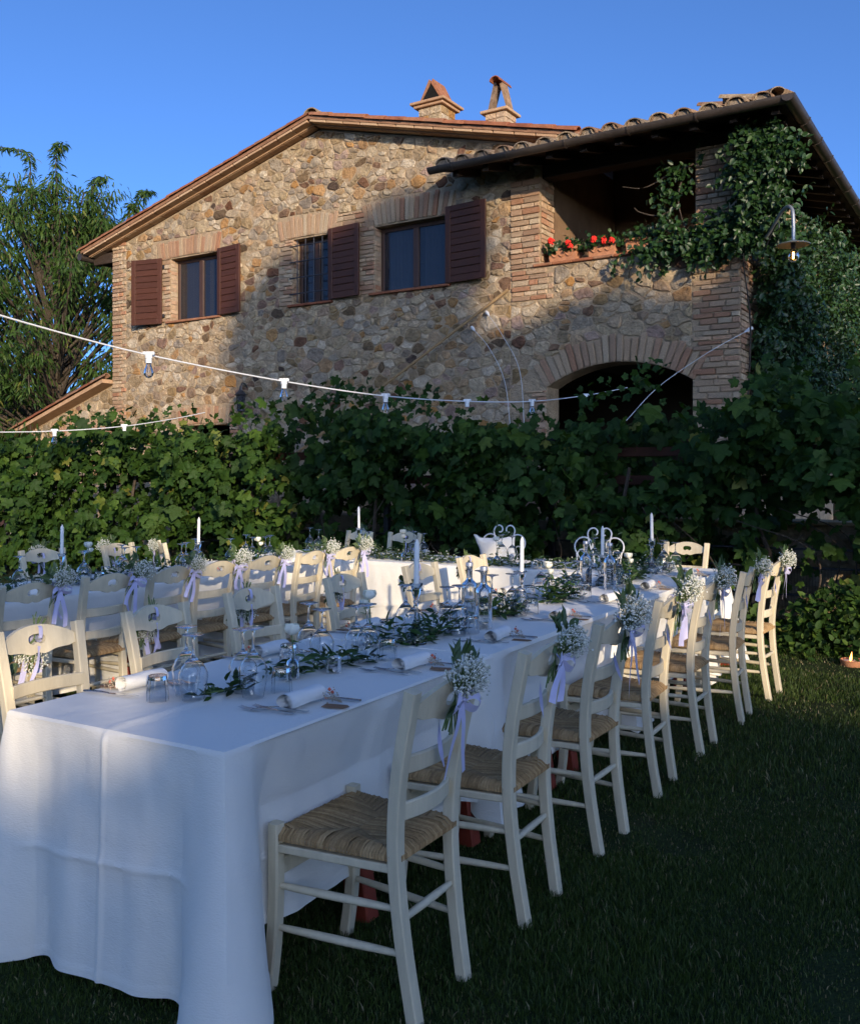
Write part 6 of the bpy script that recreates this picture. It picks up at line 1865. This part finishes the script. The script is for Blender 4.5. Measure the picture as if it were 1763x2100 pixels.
# garlands of leaves along the tables
def garland(P, width, n, label, white=0, seed=1, h=.075, mat='ruscus', L=(.035, .075)):
    rs = random.Random(seed); t = thing('leaf_garland', label, 'garland', TF(P[0][0], P[0][1], TZ), -TA, 'leaf garlands on the tables')
    C = catmull([(a - P[0][0], b_ - P[0][1], .018) for a, b_ in P], 8)
    MB().add(*sweep(C, circ_sec(.003, 5), (0, 0, 1))).build('stem', M['stem'], t)
    T = []; D = []; U = []
    for i in range(n):
        q = rs.random() * (len(C) - 1); i0 = min(int(q), len(C) - 2); p = C[i0].lerp(C[i0 + 1], q - i0)
        a = rs.uniform(0, 6.28); w_ = width * rs.random() ** .7 * (.5 + .5 * math.sin(q * .9 + seed) ** 2 + .2)
        T.append((p.x + math.cos(a) * w_ * .6, p.y + math.sin(a) * w_ * .6, .006 + rs.random() ** 1.6 * h * (1 - .5 * w_ / width)))
        D.append((math.cos(a) + rs.gauss(0, .4), math.sin(a) + rs.gauss(0, .4), rs.uniform(-.25, .8))); U.append((rs.gauss(0, .4), rs.gauss(0, .4), 1))
    T, D, U = np.array(T), np.array(D), np.array(U)
    rr_ = np.random.RandomState(seed)
    R = rots(D, U) * rr_.uniform(L[0], L[1], len(T))[:, None, None]
    tv_, tf_ = lance(.34)
    V, F, rn_ = scatter(tv_, tf_, R, T, rr_.uniform(0, 1, len(T)))
    V[:, 2] = np.maximum(V[:, 2], .002)
    o = mobj('leaves', np_mesh('leaves', V, F, M[mat], rn_), t); o["kind"] = "stuff"
    if white:
        b_ = MB(); ov, of = octa(1)
        for i in range(white):
            q = rs.random(); p = C[int(q * (len(C) - 1))]; k = int(q * 4); o_ = Vector((rs.gauss(0, .03), rs.gauss(0, .03) , abs(rs.gauss(.055, .025)))); r_ = rs.uniform(.004, .0075)
            b_.add([(a * r_ + p.x + o_.x, c_ * r_ + p.y + o_.y, d_ * r_ + o_.z) for a, c_, d_ in ov], of, rs.random())
        o = b_.build('blossoms', M['bloom'], t); o["kind"] = "stuff"
garland([(-.47, .42), (-.45, .50), (-.46, .58)], .05, 40, 'short sprig of leaves lying near the table end', 0, 1, .05)
garland([(-.50, .78), (-.42, .92), (-.40, 1.08), (-.36, 1.24)], .075, 130, 'dark leaf garland with white blossom around the near tealight', 40, 2)
garland([(-.52, 1.50), (-.42, 1.66), (-.40, 1.85), (-.43, 2.02)], .10, 150, 'leafy garland round the foot of the tall candlestick', 30, 3, .13, L=(.045, .085))
garland([(-.45, 2.42), (-.42, 2.60), (-.45, 2.80)], .11, 190, 'thick garland with blossom behind the near bottles', 70, 4, .12)
garland([(-.42, 3.15), (-.40, 3.36), (-.44, 3.58)], .125, 230, 'bushy dark garland past the middle candle', 10, 5, .16)
garland([(-.44, 4.25), (-.40, 4.45), (-.42, 4.70), (-.40, 4.9)], .12, 260, 'garland beside the far bottles on the long table', 40, 6, .13)
garland([(-.30, 5.30), (-.6, 5.22), (-.8, 5.28)], .12, 260, 'garland with white blossom at the lawn end of the head table', 120, 7, .16, 'olive')
garland([(-.9, 5.22), (-1.4, 5.15), (-1.9, 5.12), (-2.4, 5.14)], .10, 520, 'long olive-leaf garland before the iron chairs', 60, 8, .10, 'olive')
garland([(-2.45, 5.16), (-2.9, 5.2), (-3.3, 5.3), (-3.9, 5.35)], .11, 520, 'olive-leaf garland with blossom at the table junction', 120, 9, .13, 'olive')
garland([(-3.62, 1.5), (-3.60, 2.2), (-3.66, 3.0), (-3.62, 3.5)], .11, 520, 'leaf garland along the closer half of the second table', 90, 10, .12)
garland([(-3.62, 3.75), (-3.60, 4.2), (-3.62, 4.8)], .11, 330, 'leaf garland along the further half of the second table', 60, 11, .12)
# foliage bunches tied behind the iron chairs
for k, (x, lab) in enumerate(((-2.26, 'olive sprigs tied in the back of the cushioned iron chair'), (-1.255, 'olive sprigs tied in the back of the second iron chair'))):
    t = thing('olive_sprig', lab, 'sprig', TF(x, 6.385, .78), -TA, 'sprigs on the iron chairs'); rs = np.random.RandomState(k + 3); n = 70
    T = np.stack([rs.normal(0, .07, n), rs.normal(0, .02, n), rs.normal(.05, .07, n)], 1); R = rots(rs.normal(size=(n, 3)) + np.array([0, 0, .8]), np.tile([0, -1, .3], (n, 1)) + rs.normal(size=(n, 3)) * .4) * rs.uniform(.045, .08, n)[:, None, None]
    tv_, tf_ = lance(.3); V, F, rn_ = scatter(tv_, tf_, R, T, rs.uniform(.3, 1, n)); o = mobj('leaves', np_mesh('leaves', V, F, M['olive'], rn_), t); o["kind"] = "stuff"
    MB().add(*strip([(-.01, -.02, .0), (0, -.03, -.06), (.02, -.03, -.14)], .02, (1, 0, 0)), .5).build('ribbon', M['ribbon'], t)

# ------------------------------------------------------------------ low planting and oil lamp at the edge of the lawn
def low_shrub(x, y, w_, d_, h, n, label, seed):
    rs = np.random.RandomState(seed); t = thing('groundcover_shrub', label, 'shrub', TF(x, y), -TA, 'low shrubs along the vine')
    T = np.stack([rs.normal(0, w_ * .42, n), rs.normal(0, d_ * .4, n), rs.uniform(0, 1, n) ** .8 * h], 1)
    k = np.clip(1 - (T[:, 0] / w_) ** 2 - (T[:, 1] / d_) ** 2, .12, 1); T[:, 2] *= k
    R = rots(rs.normal(size=(n, 3)) + np.array([0, -.3, .1]), np.tile([0, -.6, .8], (n, 1)) + rs.normal(size=(n, 3)) * .4) * rs.uniform(.05, .095, n)[:, None, None]
    tv_, tf_ = lance(.62); V, F, rn_ = scatter(tv_, tf_, R, T, rs.uniform(0, 1, n)); V[:, 2] = np.maximum(V[:, 2], .004)
    o = mobj('foliage', np_mesh('foliage', V, F, M['vine_attr'], rn_), t); o["kind"] = "stuff"
    for i in range(6): MB().add(*limb([(rs.uniform(-.2, .2), rs.uniform(-.1, .1), 0), (rs.uniform(-.3, .3), rs.uniform(-.1, .1), h * .4), (rs.uniform(-.4, .4), rs.uniform(-.1, .1), h * .8)], .008, .003, 5)).build('stem', M['bark'], t)
low_shrub(.85, 6.75, .85, .40, .62, 2200, 'leafy low shrub right behind the last lawn-side chair', 1)
low_shrub(1.9, 6.80, .9, .42, .58, 2000, 'leafy low shrub behind the terracotta oil lamp', 2)
low_shrub(-.25, 6.95, .6, .25, .38, 900, 'small low shrub behind the lawn end of the head table', 3)
ol = thing('oil_lamp_bowl', 'shallow terracotta bowl with a small flame on the grass', 'oil lamp', (3.375, 7.55, 0), 0)
MB().add(*lathe([(.0005, .012), (.075, .012), (.088, .05), (.096, .05), (.10, .046), (.085, .0), (.0005, .0)], 26)).build('bowl', M['pot'], ol, 40)
MB().add(*lathe([(.0005, .036), (.083, .036), (.083, .034), (.0005, .034)], 22)).build('wax', M['wax'], ol)
fl = MB(); v, f = lathe([(.002, 0), (.010, .012), (.009, .03), (.004, .055), (.0005, .075)], 10); fl.add([(a - .02 + c_ * .15, b_, c_ + .036) for a, b_, c_ in v], f); fl.build('flame', M['flame'], ol, True)

# ------------------------------------------------------------------ grass
M['grass'] = vmat('grass_blade', [(0, (.030, .050, .009)), (.5, (.048, .082, .014)), (.86, (.075, .115, .022)), (.93, (.17, .14, .07)), (1, (.30, .25, .15))], 'attr', .55, 30, .25, 0, 60, .3, transl=.2)
def grass(n, box_, size, seed, keep):
    rs = np.random.RandomState(seed)
    x = rs.uniform(box_[0], box_[1], n); y = rs.uniform(box_[2], box_[3], n)
    k = keep(x, y, rs); x, y = x[k], y[k]; n = len(x)
    patch = np.sin(x * 5.1 + 1.3 * np.sin(y * 3.7)) * np.sin(y * 4.3 + 1.1 * np.sin(x * 2.9)) * .5 + .5
    worn = np.array([noise.noise(Vector((a_ * 1.1, b2 * 1.1, 3.0))) + .5 * noise.noise(Vector((a_ * 3.3, b2 * 3.3, 7.0))) for a_, b2 in zip(x, y)])
    kk = ~((worn > .30) & (rs.uniform(0, 1, n) < .75)); x, y, patch, worn = x[kk], y[kk], patch[kk], worn[kk]; n = len(x)
    h = size * rs.uniform(.45, 1.25, n) * (.65 + .5 * patch) * np.clip(1.1 - worn, .4, 1.5); w_ = rs.uniform(.0016, .0032, n) * (size / .03)
    a = rs.uniform(0, 6.283, n); b_ = rs.uniform(0, 6.283, n); ln = np.abs(rs.normal(.35, .4, n)) * h
    c, s = np.cos(a), np.sin(a)
    V = np.zeros((n, 5, 3))
    V[:, 0] = np.stack([x - c * w_, y - s * w_, np.zeros(n)], 1); V[:, 1] = np.stack([x + c * w_, y + s * w_, np.zeros(n)], 1)
    mx, my = x + np.cos(b_) * ln * .35, y + np.sin(b_) * ln * .35
    V[:, 2] = np.stack([mx + c * w_ * .8, my + s * w_ * .8, h * .6], 1); V[:, 3] = np.stack([mx - c * w_ * .8, my - s * w_ * .8, h * .6], 1)
    V[:, 4] = np.stack([x + np.cos(b_) * ln, y + np.sin(b_) * ln, h * .98], 1)
    base = (np.arange(n) * 5)[:, None]
    F = np.concatenate([base + np.array([[0, 1, 2]]), base + np.array([[0, 2, 3]]), base + np.array([[3, 2, 4]])])
    dry = rs.uniform(0, 1, n); dry = np.where(dry > .94 - np.clip(worn, 0, .5) * .35, rs.uniform(.86, 1, n), rs.uniform(0, .84, n) * (.6 + .4 * patch))
    return V.reshape(-1, 3), F, np.repeat(dry, 5)
def in_view(x, y, rs): return np.abs(x / np.maximum(y, .1)) < .50
V1, F1, r1 = grass(180000, (-1.4, 2.4, 2.15, 4.4), .020, 1, in_view)
V2, F2, r2 = grass(150000, (-3.2, 4.2, 4.4, 8.2), .030, 2, in_view)
V3, F3, r3 = grass(40000, (-7.5, 5.5, 8.2, 13), .06, 3, in_view)
V = np.concatenate([V1, V2, V3]); F = np.concatenate([F1, F2 + len(V1), F3 + len(V1) + len(V2)])
gr = mobj('grass', np_mesh('grass', V, F, M['grass'], np.concatenate([r1, r2, r3])))
tag(gr, 'short mown grass of the lawn with a few dry blades', 'grass', kind='stuff')
